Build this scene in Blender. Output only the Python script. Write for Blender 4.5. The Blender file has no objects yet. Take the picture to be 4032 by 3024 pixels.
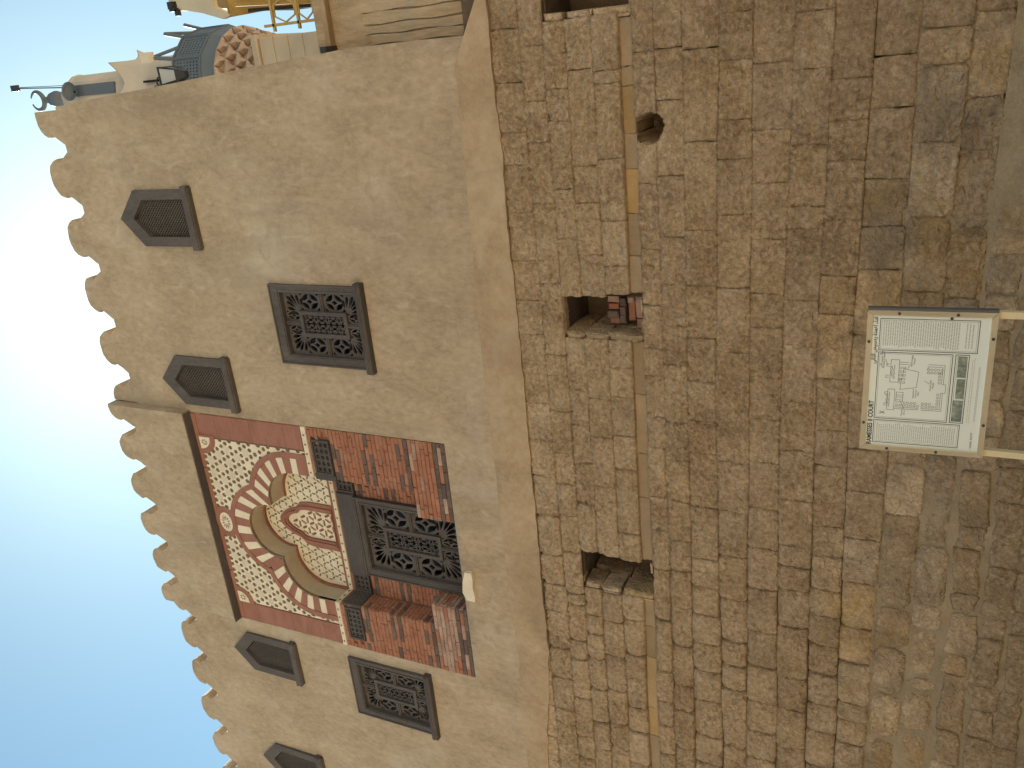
import bpy, bmesh, math, random
import numpy as np
from mathutils import Vector, Matrix
from mathutils.geometry import delaunay_2d_cdt

random.seed(7)
rng = np.random.default_rng(11)
SC = bpy.context.scene
COL = SC.collection

# ------------------------------------------------------------------ camera, sky, sun, exposure
YAW, PITCH, ROLL = -0.416010, 0.444751, 0.0878118
fwd = Vector((math.sin(YAW) * math.cos(PITCH), math.cos(YAW) * math.cos(PITCH), math.sin(PITCH)))
r0 = Vector((math.cos(YAW), -math.sin(YAW), 0)); u0 = r0.cross(fwd)
rgt = math.cos(ROLL) * r0 + math.sin(ROLL) * u0
upv = -math.sin(ROLL) * r0 + math.cos(ROLL) * u0
cam = bpy.data.cameras.new('camera'); cam_o = bpy.data.objects.new('camera', cam); COL.objects.link(cam_o)
# the phone was held on its side: the picture's left is the world's up
X, Y, Zc = -upv, rgt, -fwd
M = Matrix(((X.x, Y.x, Zc.x, 0), (X.y, Y.y, Zc.y, -9.0), (X.z, Y.z, Zc.z, 1.6), (0, 0, 0, 1)))
cam_o.matrix_world = M
cam.sensor_fit = 'HORIZONTAL'; cam.sensor_width = 36.0; cam.lens = 3340.77 / 4032 * 36
cam.clip_start = 0.1; cam.clip_end = 3000
SC.camera = cam_o

SUN = Vector((-3.05, 9.0, 11.75)).normalized()
ELEV = math.asin(SUN.z); AZ = math.atan2(SUN.x, SUN.y)
world = bpy.data.worlds.new('World'); SC.world = world; world.use_nodes = True
wn = world.node_tree.nodes; wl = world.node_tree.links
bg = wn['Background']
sky = wn.new('ShaderNodeTexSky'); sky.sky_type = 'NISHITA'; sky.sun_disc = False
sky.sun_elevation = ELEV; sky.sun_rotation = AZ
sky.air_density = 1.0; sky.dust_density = 0.5; sky.ozone_density = 1.0; sky.altitude = 80
tint = wn.new('ShaderNodeMix'); tint.data_type = 'RGBA'; tint.blend_type = 'MULTIPLY'; tint.inputs[0].default_value = 1
tint.inputs[7].default_value = (0.845, 1.075, .945, 1)     # the camera's white balance
wl.new(sky.outputs[0], tint.inputs[6]); wl.new(tint.outputs[2], bg.inputs[0]); bg.inputs[1].default_value = 0.062
sun = bpy.data.lights.new('sun', 'SUN'); sun_o = bpy.data.objects.new('sun', sun); COL.objects.link(sun_o)
sun.energy = 5.0; sun.angle = math.radians(0.5); sun.color = (1.0, 0.94, 0.84)
sun_o.rotation_euler = SUN.to_track_quat('Z', 'Y').to_euler(); sun_o.location = SUN * 60
SC.view_settings.view_transform = 'Standard'; SC.view_settings.look = 'None'
SC.view_settings.gamma = 1.0; SC.view_settings.use_curve_mapping = False
SC.view_settings.exposure = 1.58
SC.cycles.max_bounces = 6; SC.cycles.diffuse_bounces = 4
SC.cycles.use_denoising = True

# ------------------------------------------------------------------ helpers
def perlin(x, y, seed=0):
    x = np.asarray(x, float); y = np.asarray(y, float)
    xi = np.floor(x).astype(np.int64); yi = np.floor(y).astype(np.int64)
    xf = x - xi; yf = y - yi
    def g(ix, iy):
        h = (ix * 374761393 + iy * 668265263 + seed * 974711) & 0xFFFFFFFF
        h = ((h ^ (h >> 13)) * 1274126177) & 0xFFFFFFFF
        h = (h ^ (h >> 16)) & 0xFFFF
        a = h * (2 * math.pi / 65536)
        return np.cos(a), np.sin(a)
    def d(ix, iy, fx, fy):
        gx, gy = g(ix, iy); return gx * fx + gy * fy
    u = xf * xf * xf * (xf * (xf * 6 - 15) + 10); v = yf * yf * yf * (yf * (yf * 6 - 15) + 10)
    a = d(xi, yi, xf, yf); b = d(xi + 1, yi, xf - 1, yf); c = d(xi, yi + 1, xf, yf - 1); e = d(xi + 1, yi + 1, xf - 1, yf - 1)
    return (a + u * (b - a)) * (1 - v) + (c + u * (e - c)) * v
def fbm(x, y, octv=4, seed=0, gain=0.55):
    s = 0; a = 1.0; f = 1.0
    for k in range(octv):
        s = s + a * perlin(x * f, y * f, seed + k * 17); a *= gain; f *= 2.03
    return s
def sstep(a, b, x):
    t = np.clip((x - a) / (b - a), 0, 1); return t * t * (3 - 2 * t)

def new_mesh(name, verts, faces, mat=None, smooth=False):
    me = bpy.data.meshes.new(name)
    me.from_pydata([tuple(v) for v in verts], [], faces)
    if mat: me.materials.append(mat)
    if smooth: me.polygons.foreach_set('use_smooth', [True] * len(me.polygons))
    me.update(); return me
def wloc(o):
    p = Vector(o.location)
    if o.parent is not None:
        p = p + wloc(o.parent) + o.matrix_parent_inverse.translation
    return p
def link(name, me, parent=None, loc=(0, 0, 0), keep=True):
    o = bpy.data.objects.new(name, me); COL.objects.link(o); o.location = loc
    if parent is not None:
        o.parent = parent
        if keep: o.matrix_parent_inverse = Matrix.Translation(-wloc(parent))
    return o
def tag(o, label=None, cat=None, group=None, kind=None):
    if label: o['label'] = label
    if cat: o['category'] = cat
    if group: o['group'] = group
    if kind: o['kind'] = kind
    return o
def thing(name, label, cat, loc=(0, 0, 0), group=None):
    o = bpy.data.objects.new(name, None); COL.objects.link(o); o.location = loc; o.empty_display_size = .2
    return tag(o, label, cat, group)

class MB:
    """collects shapes, built as one mesh"""
    def __init__(s): s.v = []; s.f = []
    def add(s, vs, fs):
        n = len(s.v); s.v += [tuple(v) for v in vs]; s.f += [tuple(i + n for i in f) for f in fs]; return s
    def box(s, x0, x1, y0, y1, z0, z1):
        return s.add([(x0, y0, z0), (x1, y0, z0), (x1, y1, z0), (x0, y1, z0), (x0, y0, z1), (x1, y0, z1), (x1, y1, z1), (x0, y1, z1)],
                     [(0, 3, 2, 1), (4, 5, 6, 7), (0, 1, 5, 4), (1, 2, 6, 5), (2, 3, 7, 6), (3, 0, 4, 7)])
    def bbox(s, x0, x1, y0, y1, z0, z1, b=.006):
        """box with a bevelled front (-y) rim"""
        vs = [(x0, y1, z0), (x1, y1, z0), (x1, y1, z1), (x0, y1, z1), (x0, y0 + b, z0), (x1, y0 + b, z0), (x1, y0 + b, z1), (x0, y0 + b, z1),
              (x0 + b, y0, z0 + b), (x1 - b, y0, z0 + b), (x1 - b, y0, z1 - b), (x0 + b, y0, z1 - b)]
        fs = [(8, 9, 10, 11), (4, 5, 9, 8), (5, 6, 10, 9), (6, 7, 11, 10), (7, 4, 8, 11), (0, 1, 5, 4), (1, 2, 6, 5), (2, 3, 7, 6), (3, 0, 4, 7), (3, 2, 1, 0)]
        return s.add(vs, fs)
    def prism(s, poly, y0, y1, cap_back=True):
        """poly in (x,z), counter-clockwise seen from the front"""
        n = len(poly)
        vs = [(p[0], y0, p[1]) for p in poly] + [(p[0], y1, p[1]) for p in poly]
        fs = [tuple(range(n))] + [(i, i + n, (i + 1) % n + n, (i + 1) % n) for i in range(n)]
        if cap_back: fs.append(tuple(range(2 * n - 1, n - 1, -1)))
        return s.add(vs, fs)
    def bar(s, a, b, w, t=None, up=(0, 0, 1)):
        a = Vector(a); b = Vector(b); t = t or w
        d = (b - a).normalized(); up = Vector(up)
        if abs(d.dot(up)) > .98: up = Vector((0, 1, 0))
        p = d.cross(up).normalized() * w / 2; q = p.cross(d).normalized() * t / 2
        vs = [a - p - q, a + p - q, a + p + q, a - p + q, b - p - q, b + p - q, b + p + q, b - p + q]
        return s.add(vs, [(0, 3, 2, 1), (4, 5, 6, 7), (0, 1, 5, 4), (1, 2, 6, 5), (2, 3, 7, 6), (3, 0, 4, 7)])
    def tube(s, pts, r, n=8, closed=False):
        pts = [Vector(p) for p in pts]; m = len(pts); rr = r if hasattr(r, '__len__') else [r] * m
        rings = []
        ref = Vector((0.123, 0.9, 0.31))
        for i, p in enumerate(pts):
            d = (pts[min(i + 1, m - 1)] - pts[max(i - 1, 0)])
            d = d.normalized() if d.length > 1e-9 else Vector((0, 0, 1))
            a = d.cross(ref).normalized(); b = d.cross(a)
            rings += [p + (a * math.cos(2 * math.pi * k / n) + b * math.sin(2 * math.pi * k / n)) * rr[i] for k in range(n)]
        fs = [(i * n + k, i * n + (k + 1) % n, (i + 1) * n + (k + 1) % n, (i + 1) * n + k) for i in range(m - 1) for k in range(n)]
        fs += [tuple(range(n - 1, -1, -1)), tuple((m - 1) * n + k for k in range(n))]
        return s.add(rings, fs)
    def lathe(s, prof, c, n=24, fn=None):
        """prof [(r,z)] about the vertical axis through c=(x,y)"""
        vs = []
        for (r, z) in prof:
            for k in range(n):
                a = 2 * math.pi * k / n; q = r * (fn(a, z) if fn else 1)
                vs.append((c[0] + q * math.sin(a), c[1] - q * math.cos(a), z))
        m = len(prof)
        fs = [(i * n + k, i * n + (k + 1) % n, (i + 1) * n + (k + 1) % n, (i + 1) * n + k) for i in range(m - 1) for k in range(n)]
        fs += [tuple(range(n - 1, -1, -1)), tuple((m - 1) * n + k for k in range(n))]
        return s.add(vs, fs)
    def build(s, name, mat, parent=None, smooth=False, loc=(0, 0, 0)):
        return link(name, new_mesh(name, s.v, s.f, mat, smooth), parent, loc)
    def mesh(s, name, mat, smooth=False): return new_mesh(name, s.v, s.f, mat, smooth)

def inside(poly, px, pz):
    c = np.zeros(len(px), bool); n = len(poly)
    for i in range(n):
        x1, z1 = poly[i]; x2, z2 = poly[(i + 1) % n]
        if z1 == z2: continue
        m = ((z1 > pz) != (z2 > pz)) & (px < (x2 - x1) * (pz - z1) / (z2 - z1) + x1)
        c ^= m
    return c
def ccw(poly):
    a = sum(poly[i][0] * poly[(i + 1) % len(poly)][1] - poly[(i + 1) % len(poly)][0] * poly[i][1] for i in range(len(poly)))
    return list(poly) if a > 0 else list(poly)[::-1]
def sheet(mb, outlines, holes, yf, back=None, grid=None, walls=True):
    """flat sheet in the x-z plane with holes; yf(x,z) or number gives the front; back = y of the reveals' end"""
    outlines = [ccw(o) for o in outlines]; holes = [ccw(h) for h in holes]
    pts = []; edges = []
    for lp in outlines + holes:
        n0 = len(pts); n = len(lp); pts += [Vector((p[0], p[1])) for p in lp]
        edges += [(n0 + i, n0 + (i + 1) % n) for i in range(n)]
    if grid is not None: pts += [Vector((p[0], p[1])) for p in grid]
    vs, _, fs, *_r = delaunay_2d_cdt(pts, edges, [], 0, 1e-6)
    P = np.array([(v[0], v[1]) for v in vs]); F = np.array([f for f in fs if len(f) == 3])
    c = P[F].mean(axis=1)
    keep = np.zeros(len(F), bool)
    for o in outlines: keep |= inside(o, c[:, 0], c[:, 1])
    for h in holes:
        xs = [q[0] for q in h]; zs = [q[1] for q in h]
        m = (c[:, 0] > min(xs)) & (c[:, 0] < max(xs)) & (c[:, 1] > min(zs)) & (c[:, 1] < max(zs)) & keep
        if m.any():
            idx = np.where(m)[0]; keep[idx[inside(h, c[idx, 0], c[idx, 1])]] = False
    F = F[keep]
    a = P[F]; s = (a[:, 1, 0] - a[:, 0, 0]) * (a[:, 2, 1] - a[:, 0, 1]) - (a[:, 2, 0] - a[:, 0, 0]) * (a[:, 1, 1] - a[:, 0, 1])
    F[s < 0] = F[s < 0][:, ::-1]
    y = yf(P[:, 0], P[:, 1]) if callable(yf) else np.full(len(P), yf)
    mb.add([(P[i, 0], y[i], P[i, 1]) for i in range(len(P))], [tuple(int(k) for k in f) for f in F])
    if back is not None and walls:
        for lp, flip in [(o, 0) for o in outlines] + [(h, 1) for h in holes]:
            n = len(lp); q = np.array(lp)
            yy = yf(q[:, 0], q[:, 1]) if callable(yf) else np.full(n, yf)
            vv = [(q[i, 0], yy[i], q[i, 1]) for i in range(n)] + [(q[i, 0], back, q[i, 1]) for i in range(n)]
            ff = [(i, i + n, (i + 1) % n + n, (i + 1) % n) for i in range(n)]
            if flip: ff = [f[::-1] for f in ff]
            mb.add(vv, ff)
    return mb
def rect(x0, x1, z0, z1): return [(x0, z0), (x1, z0), (x1, z1), (x0, z1)]
def arc(cx, cz, r, a0, a1, n, rz=None):
    rz = rz or r
    return [(cx + r * math.cos(math.radians(a0 + (a1 - a0) * i / n)), cz + rz * math.sin(math.radians(a0 + (a1 - a0) * i / n))) for i in range(n + 1)]

# ------------------------------------------------------------------ materials
def nodes(name):
    m = bpy.data.materials.new(name); m.use_nodes = True
    nt = m.node_tree; return m, nt, nt.nodes['Principled BSDF']
def mottled(name, cols, scale=1.5, rough=.9, bump=0.0, bscale=20, stretch=(1, 1, 1), rand=0.0, spec=.2, fine=.25, fscale=40, detail=6, bdist=.01, distortion=0.4, metallic=0.0, extra=None, bdistort=.6, brough=.6, ramp=(.30, .70)):
    """cols: dark, mid, light.  World-space noise decides which."""
    m, nt, b = nodes(name); N = nt.nodes; Lk = nt.links
    geo = N.new('ShaderNodeNewGeometry'); mp = N.new('ShaderNodeMapping'); mp.inputs['Scale'].default_value = stretch
    Lk.new(geo.outputs['Position'], mp.inputs['Vector'])
    n1 = N.new('ShaderNodeTexNoise'); n1.inputs['Scale'].default_value = scale; n1.inputs['Detail'].default_value = detail; n1.inputs['Roughness'].default_value = .62; n1.inputs['Distortion'].default_value = distortion
    Lk.new(mp.outputs[0], n1.inputs['Vector'])
    n2 = N.new('ShaderNodeTexNoise'); n2.inputs['Scale'].default_value = fscale; n2.inputs['Detail'].default_value = 4; n2.inputs['Roughness'].default_value = .7
    Lk.new(mp.outputs[0], n2.inputs['Vector'])
    mx = N.new('ShaderNodeMix'); mx.data_type = 'FLOAT'; mx.inputs[0].default_value = fine
    Lk.new(n1.outputs['Fac'], mx.inputs[2]); Lk.new(n2.outputs['Fac'], mx.inputs[3])
    cr = N.new('ShaderNodeValToRGB'); e = cr.color_ramp.elements
    e[0].position = ramp[0]; e[0].color = (*cols[0], 1); e[1].position = ramp[1]; e[1].color = (*cols[2], 1)
    k = e.new(.5); k.color = (*cols[1], 1)
    Lk.new(mx.outputs[0], cr.inputs[0]); out = cr.outputs[0]
    if extra: out = extra(N, Lk, geo, out)
    if rand:
        oi = N.new('ShaderNodeObjectInfo'); hv = N.new('ShaderNodeHueSaturation')
        mr = N.new('ShaderNodeMapRange'); mr.inputs[3].default_value = 1 - rand; mr.inputs[4].default_value = 1 + rand
        Lk.new(oi.outputs['Random'], mr.inputs[0]); Lk.new(mr.outputs[0], hv.inputs['Value'])
        ms = N.new('ShaderNodeMath'); ms.operation = 'MULTIPLY'; ms.inputs[1].default_value = 7.31
        fr = N.new('ShaderNodeMath'); fr.operation = 'FRACT'; Lk.new(oi.outputs['Random'], ms.inputs[0]); Lk.new(ms.outputs[0], fr.inputs[0])
        m2 = N.new('ShaderNodeMapRange'); m2.inputs[3].default_value = 1 - rand * .6; m2.inputs[4].default_value = 1 + rand * .6
        Lk.new(fr.outputs[0], m2.inputs[0]); Lk.new(m2.outputs[0], hv.inputs['Saturation'])
        Lk.new(out, hv.inputs['Color']); out = hv.outputs[0]
    Lk.new(out, b.inputs['Base Color'])
    b.inputs['Roughness'].default_value = rough; b.inputs['Specular IOR Level'].default_value = spec; b.inputs['Metallic'].default_value = metallic
    if bump:
        n3 = N.new('ShaderNodeTexNoise'); n3.inputs['Scale'].default_value = bscale; n3.inputs['Detail'].default_value = 6; n3.inputs['Roughness'].default_value = brough; n3.inputs['Distortion'].default_value = bdistort
        Lk.new(mp.outputs[0], n3.inputs['Vector'])
        bp = N.new('ShaderNodeBump'); bp.inputs['Strength'].default_value = bump; bp.inputs['Distance'].default_value = bdist
        Lk.new(n3.outputs['Fac'], bp.inputs['Height']); Lk.new(bp.outputs[0], b.inputs['Normal'])
    return m
def plain(name, col, rough=.6, spec=.3, metallic=0.0):
    m, nt, b = nodes(name); b.inputs['Base Color'].default_value = (*col, 1); b.inputs['Roughness'].default_value = rough
    b.inputs['Specular IOR Level'].default_value = spec; b.inputs['Metallic'].default_value = metallic; return m

def stains(amount, col, scale=.7, lo=.52, hi=.68, seed=(3.1, 0, 7.7), stretch=(1, 1, 1)):
    def fn(N, Lk, geo, out):
        mp = N.new('ShaderNodeMapping'); mp.inputs['Location'].default_value = seed; mp.inputs['Scale'].default_value = stretch
        Lk.new(geo.outputs['Position'], mp.inputs['Vector'])
        n = N.new('ShaderNodeTexNoise'); n.inputs['Scale'].default_value = scale; n.inputs['Detail'].default_value = 5; n.inputs['Roughness'].default_value = .6; n.inputs['Distortion'].default_value = .8
        Lk.new(mp.outputs[0], n.inputs['Vector'])
        r = N.new('ShaderNodeMapRange'); r.inputs[1].default_value = lo; r.inputs[2].default_value = hi; r.inputs[3].default_value = 0; r.inputs[4].default_value = amount
        Lk.new(n.outputs['Fac'], r.inputs[0])
        mx = N.new('ShaderNodeMix'); mx.data_type = 'RGBA'; Lk.new(r.outputs[0], mx.inputs[0]); Lk.new(out, mx.inputs[6]); mx.inputs[7].default_value = (*col, 1)
        return mx.outputs[2]
    return fn
def chain(*fs):
    def fn(N, Lk, geo, out):
        for f in fs: out = f(N, Lk, geo, out)
        return out
    return fn

MAT = {}
MAT['plaster'] = mottled('ochre_plaster', [(.235, .178, .12), (.338, .264, .182), (.43, .348, .25)], scale=1.5, ramp=(.32, .68), bump=.8, bscale=8, bdist=.035, fine=.5, fscale=13, stretch=(1, 1, .55), rough=.95,
                         extra=chain(stains(.45, (.44, .385, .31), .5, .5, .7), stains(.55, (.22, .165, .115), .9, .52, .72, (9, 2, 4), (1, 1, .3)), stains(.5, (.25, .19, .13), 4.5, .56, .7, (1, 3, 9)), stains(.4, (.47, .39, .30), 6, .58, .7, (7, 3, 2), (1, 1, .5))))
MAT['band'] = mottled('tan_plaster', [(.24, .175, .11), (.345, .255, .16), (.43, .33, .22)], scale=1.4, bump=.7, bscale=7, bdist=.035, fine=.45, fscale=12,
                      extra=chain(stains(.5, (.42, .345, .25), 1.3), stains(.5, (.24, .17, .105), 1.0, .5, .7, (3, 3, 3), (1, 1, .4))))
MAT['stone'] = mottled('sandstone', [(.30, .207, .122), (.52, .378, .236), (.68, .525, .36)], scale=2.2, ramp=(.36, .64), bump=1.0, bscale=13, bdist=.09, fine=.6, fscale=17, rand=.06, bdistort=2.0, brough=.68,
                       extra=chain(stains(.3, (.33, .225, .13), .9, .54, .72), stains(.3, (.48, .38, .25), 2.2, .55, .7, (5, 5, 1))))
MAT['base_stone'] = mottled('weathered_sandstone', [(.27, .19, .115), (.44, .325, .205), (.58, .455, .30)], scale=2.2, ramp=(.35, .65), bump=1.0, bscale=14, bdist=.08, fine=.5, fscale=26, rand=.17, bdistort=1.0,
                            extra=chain(stains(.6, (.20, .155, .105), 1.3, .5, .64), stains(.45, (.155, .14, .115), 1.0, .57, .7, (7, 7, 2)), stains(.45, (.40, .275, .115), 1.6, .54, .7, (2, 8, 5))))
MAT['yellow'] = mottled('yellow_sandstone', [(.22, .15, .075), (.29, .20, .10), (.345, .25, .14)], scale=1.4, bump=.3, bscale=20, bdist=.01, rand=.14)
MAT['hollow'] = mottled('dark_earth', [(.07, .05, .035), (.13, .095, .065), (.19, .14, .10)], scale=4, bump=.6)  # dark brown, lines the wall holes
MAT['ledge'] = mottled('tan_ledge_stone', [(.19, .138, .085), (.265, .195, .122), (.33, .25, .16)], scale=1.6, bump=.4, bscale=18, bdist=.015, rand=.10)
MAT['core'] = mottled('joint_earth', [(.06, .045, .03), (.10, .075, .05), (.14, .105, .07)], scale=5, bump=.6)
MAT['mortar'] = mottled('lime_mortar', [(.19, .15, .10), (.285, .23, .155), (.38, .315, .22)], scale=2.4, bump=.8, bscale=14, bdist=.03, fine=.4,
                        extra=chain(stains(.5, (.20, .165, .115), .9), stains(.4, (.36, .255, .12), 1.3, .55, .7, (4, 1, 9))))
MAT['wood'] = mottled('grey_brown_wood', [(.048, .041, .038), (.08, .069, .063), (.12, .104, .095)], scale=3, stretch=(1, 1, .3), fine=.5, fscale=40, bump=.3, bscale=50, rough=.75, spec=.25)
MAT['wood_h'] = mottled('dark_lintel_wood', [(.045, .038, .036), (.07, .06, .056), (.105, .09, .083)], scale=3, stretch=(.25, 1, 1.5), fine=.5, fscale=40, bump=.3, bscale=50, rough=.75, spec=.25)
MAT['void'] = plain('dark_glass_behind', (.012, .013, .017), .25, .5)
MAT['dark'] = plain('dark_hollow', (.022, .017, .014), .95, .05)
MAT['brick'] = mottled('red_brick', [(.20, .085, .053), (.275, .12, .074), (.33, .165, .11)], scale=4, bump=.6, bscale=40, bdist=.008, rand=.07, fine=.4, extra=chain(stains(.5, (.33, .20, .15), 3.0, .52, .68), stains(.4, (.30, .14, .09), 1.2, .5, .65, (4, 4, 4))))
MAT['pale_brick'] = mottled('lime_stained_brick', [(.20, .115, .085), (.30, .20, .155), (.40, .31, .26)], scale=6, bump=.8, bscale=40, bdist=.01, rand=.16, fine=.45)
MAT['dark_brick'] = mottled('dark_glazed_brick', [(.075, .05, .042), (.11, .078, .064), (.15, .11, .09)], scale=4, bump=.4, bscale=40, rand=.15, rough=.7)
MAT['brick_bed'] = mottled('red_washed_mortar', [(.17, .075, .05), (.235, .105, .069), (.29, .145, .10)], scale=5, bump=.5)
MAT['red'] = mottled('red_wash', [(.19, .085, .062), (.25, .115, .084), (.31, .155, .118)], scale=2.4, bump=.5, bscale=14, bdist=.012, fine=.35, stretch=(.5, 1, 1.5))
MAT['cream'] = mottled('cream_gypsum', [(.50, .42, .31), (.60, .52, .40), (.66, .59, .48)], scale=3, bump=.3, bscale=20, fine=.35, extra=stains(.35, (.40, .32, .22), 1.1))
MAT['inlay'] = mottled('brown_inlay', [(.085, .066, .045), (.14, .112, .078), (.21, .17, .125)], scale=9, fine=.4)
MAT['star'] = mottled('grey_gypsum_star', [(.42, .36, .28), (.51, .44, .345), (.57, .50, .40)], scale=4)
MAT['soffit'] = mottled('arch_plaster', [(.30, .24, .17), (.37, .30, .215), (.43, .355, .265)], scale=1.5, bump=.3, bscale=8)
MAT['minaret'] = mottled('pale_minaret_plaster', [(.31, .265, .215), (.37, .32, .26), (.43, .375, .31)], scale=.8, bump=.3, bscale=4, bdist=.02)
MAT['minaret_stone'] = mottled('buff_minaret_stone', [(.29, .225, .16), (.36, .285, .20), (.42, .335, .25)], scale=.9, bump=.3, bscale=5, rand=.07)
MAT['muqarnas'] = mottled('rose_plaster', [(.20, .14, .105), (.29, .21, .155), (.38, .285, .215)], scale=2)
MAT['slate'] = plain('blue_grey_paint', (.085, .10, .115), .6)
MAT['iron'] = plain('black_iron', (.03, .03, .033), .5, .4)
MAT['pane'] = plain('milky_glass', (.42, .43, .42), .25, .5)
MAT['gold'] = mottled('gilded_paint', [(.30, .20, .065), (.40, .28, .10), (.48, .35, .15)], scale=2, rough=.55)
MAT['cream_paint'] = mottled('cream_paint', [(.42, .37, .28), (.50, .445, .34), (.55, .50, .40)], scale=1.5)
MAT['side'] = mottled('old_lime_plaster', [(.24, .175, .105), (.335, .25, .155), (.42, .325, .215)], scale=2.0, ramp=(.36, .64), bump=.8, bscale=7, bdist=.03, fine=.35, fscale=16, stretch=(1.6, 1, .35),
                      extra=stains(.55, (.27, .24, .19), .8))
MAT['sign_white'] = plain('sign_sheet', (.60, .67, .66), .35, .4)
MAT['sign_wood'] = mottled('pale_sign_wood', [(.72, .61, .43), (.80, .70, .51), (.84, .75, .57)], scale=2, stretch=(2, 1, .3))
MAT['post'] = mottled('cream_post', [(.52, .45, .29), (.62, .54, .36), (.68, .60, .42)], scale=2)
MAT['ink'] = plain('black_ink', (.03, .03, .035), .5)
MAT['grey_ink'] = plain('faded_ink', (.36, .385, .39), .6)
MAT['bolt'] = plain('dark_bolt', (.06, .055, .05), .4, .5, .5)
MAT['ground'] = mottled('sandy_ground', [(.40, .32, .225), (.48, .39, .28), (.55, .455, .34)], scale=.6, bump=.6, bscale=6, bdist=.03, fine=.4)
MAT['court'] = mottled('pale_bounce_sandstone', [(.46, .365, .25), (.55, .445, .31), (.62, .515, .375)], scale=.8, bump=.4, bscale=6)  # kept pale so the unseen court wall bounces more sun
MAT['rust'] = mottled('rust_stain', [(.20, .125, .065), (.30, .215, .125), (.40, .32, .22)], scale=4, stretch=(.3, 1, 1))

# ------------------------------------------------------------------ ground
gm = MB(); n = 40
gx = np.linspace(-1, 1, n + 1); gx = np.sign(gx) * np.abs(gx) ** 3 * 900
gv = [(x, y, -.012 * abs(math.sin(x * 1.3 + y)) if abs(x) < 40 and abs(y) < 40 else 0) for y in gx for x in gx]
gm.add(gv, [(j * (n + 1) + i, j * (n + 1) + i + 1, (j + 1) * (n + 1) + i + 1, (j + 1) * (n + 1) + i) for j in range(n) for i in range(n)])
tag(gm.build('ground', MAT['ground']), kind='structure')

# ------------------------------------------------------------------ court wall behind the viewer, unseen, added to bounce sun onto the stones
cw = MB(); cw.box(-50, 42, -23.5, -22, 0, 9.6); cw.box(-50.2, 42.2, -23.5, -21.8, 9.6, 10.3); cw.box(-50, 42, -21.99, -21.7, 0, .9)
for q in range(15): cw.box(-47 + 6.2 * q, -45.6 + 6.2 * q, -21.99, -21.75, .905, 9.595)
tag(cw.build('court_bounce_wall', MAT['court']), kind='structure')

# ------------------------------------------------------------------ lower stone wall
LZ = [6.12, 5.782, 5.51, 5.255, 4.957, 4.664, 4.515, 4.285, 3.998, 3.645, 3.298, 2.935, 2.568, 2.215, 1.826, 1.435, 1.115]
SLOPE = {13: [(.2, -.015), (-3.4, .035), (-9, -.032)], 15: [(.2, -.045), (-2, -.005), (-9, .045)], 16: [(.2, -.045), (-2, .005), (-5, .035), (-9, 0)],
         9: [(.2, -.02), (-4, .035), (-9, -.03)], 12: [(.2, -.02), (-3, .03), (-9, -.025)], 11: [(.2, -.022), (-4.5, .028), (-9, -.03)]}
def zline(k, x):
    x = np.asarray(x, float); z = np.full(x.shape, LZ[k])
    if k in SLOPE:
        p = SLOPE[k][::-1]; z = z + np.interp(x, [a for a, _ in p], [b for _, b in p])
    return z + .016 * perlin(x * .9, x * 0 + k * 3.7, 5) + .008 * perlin(x * 4, x * 0 + k * 9.1, 6)
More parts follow.
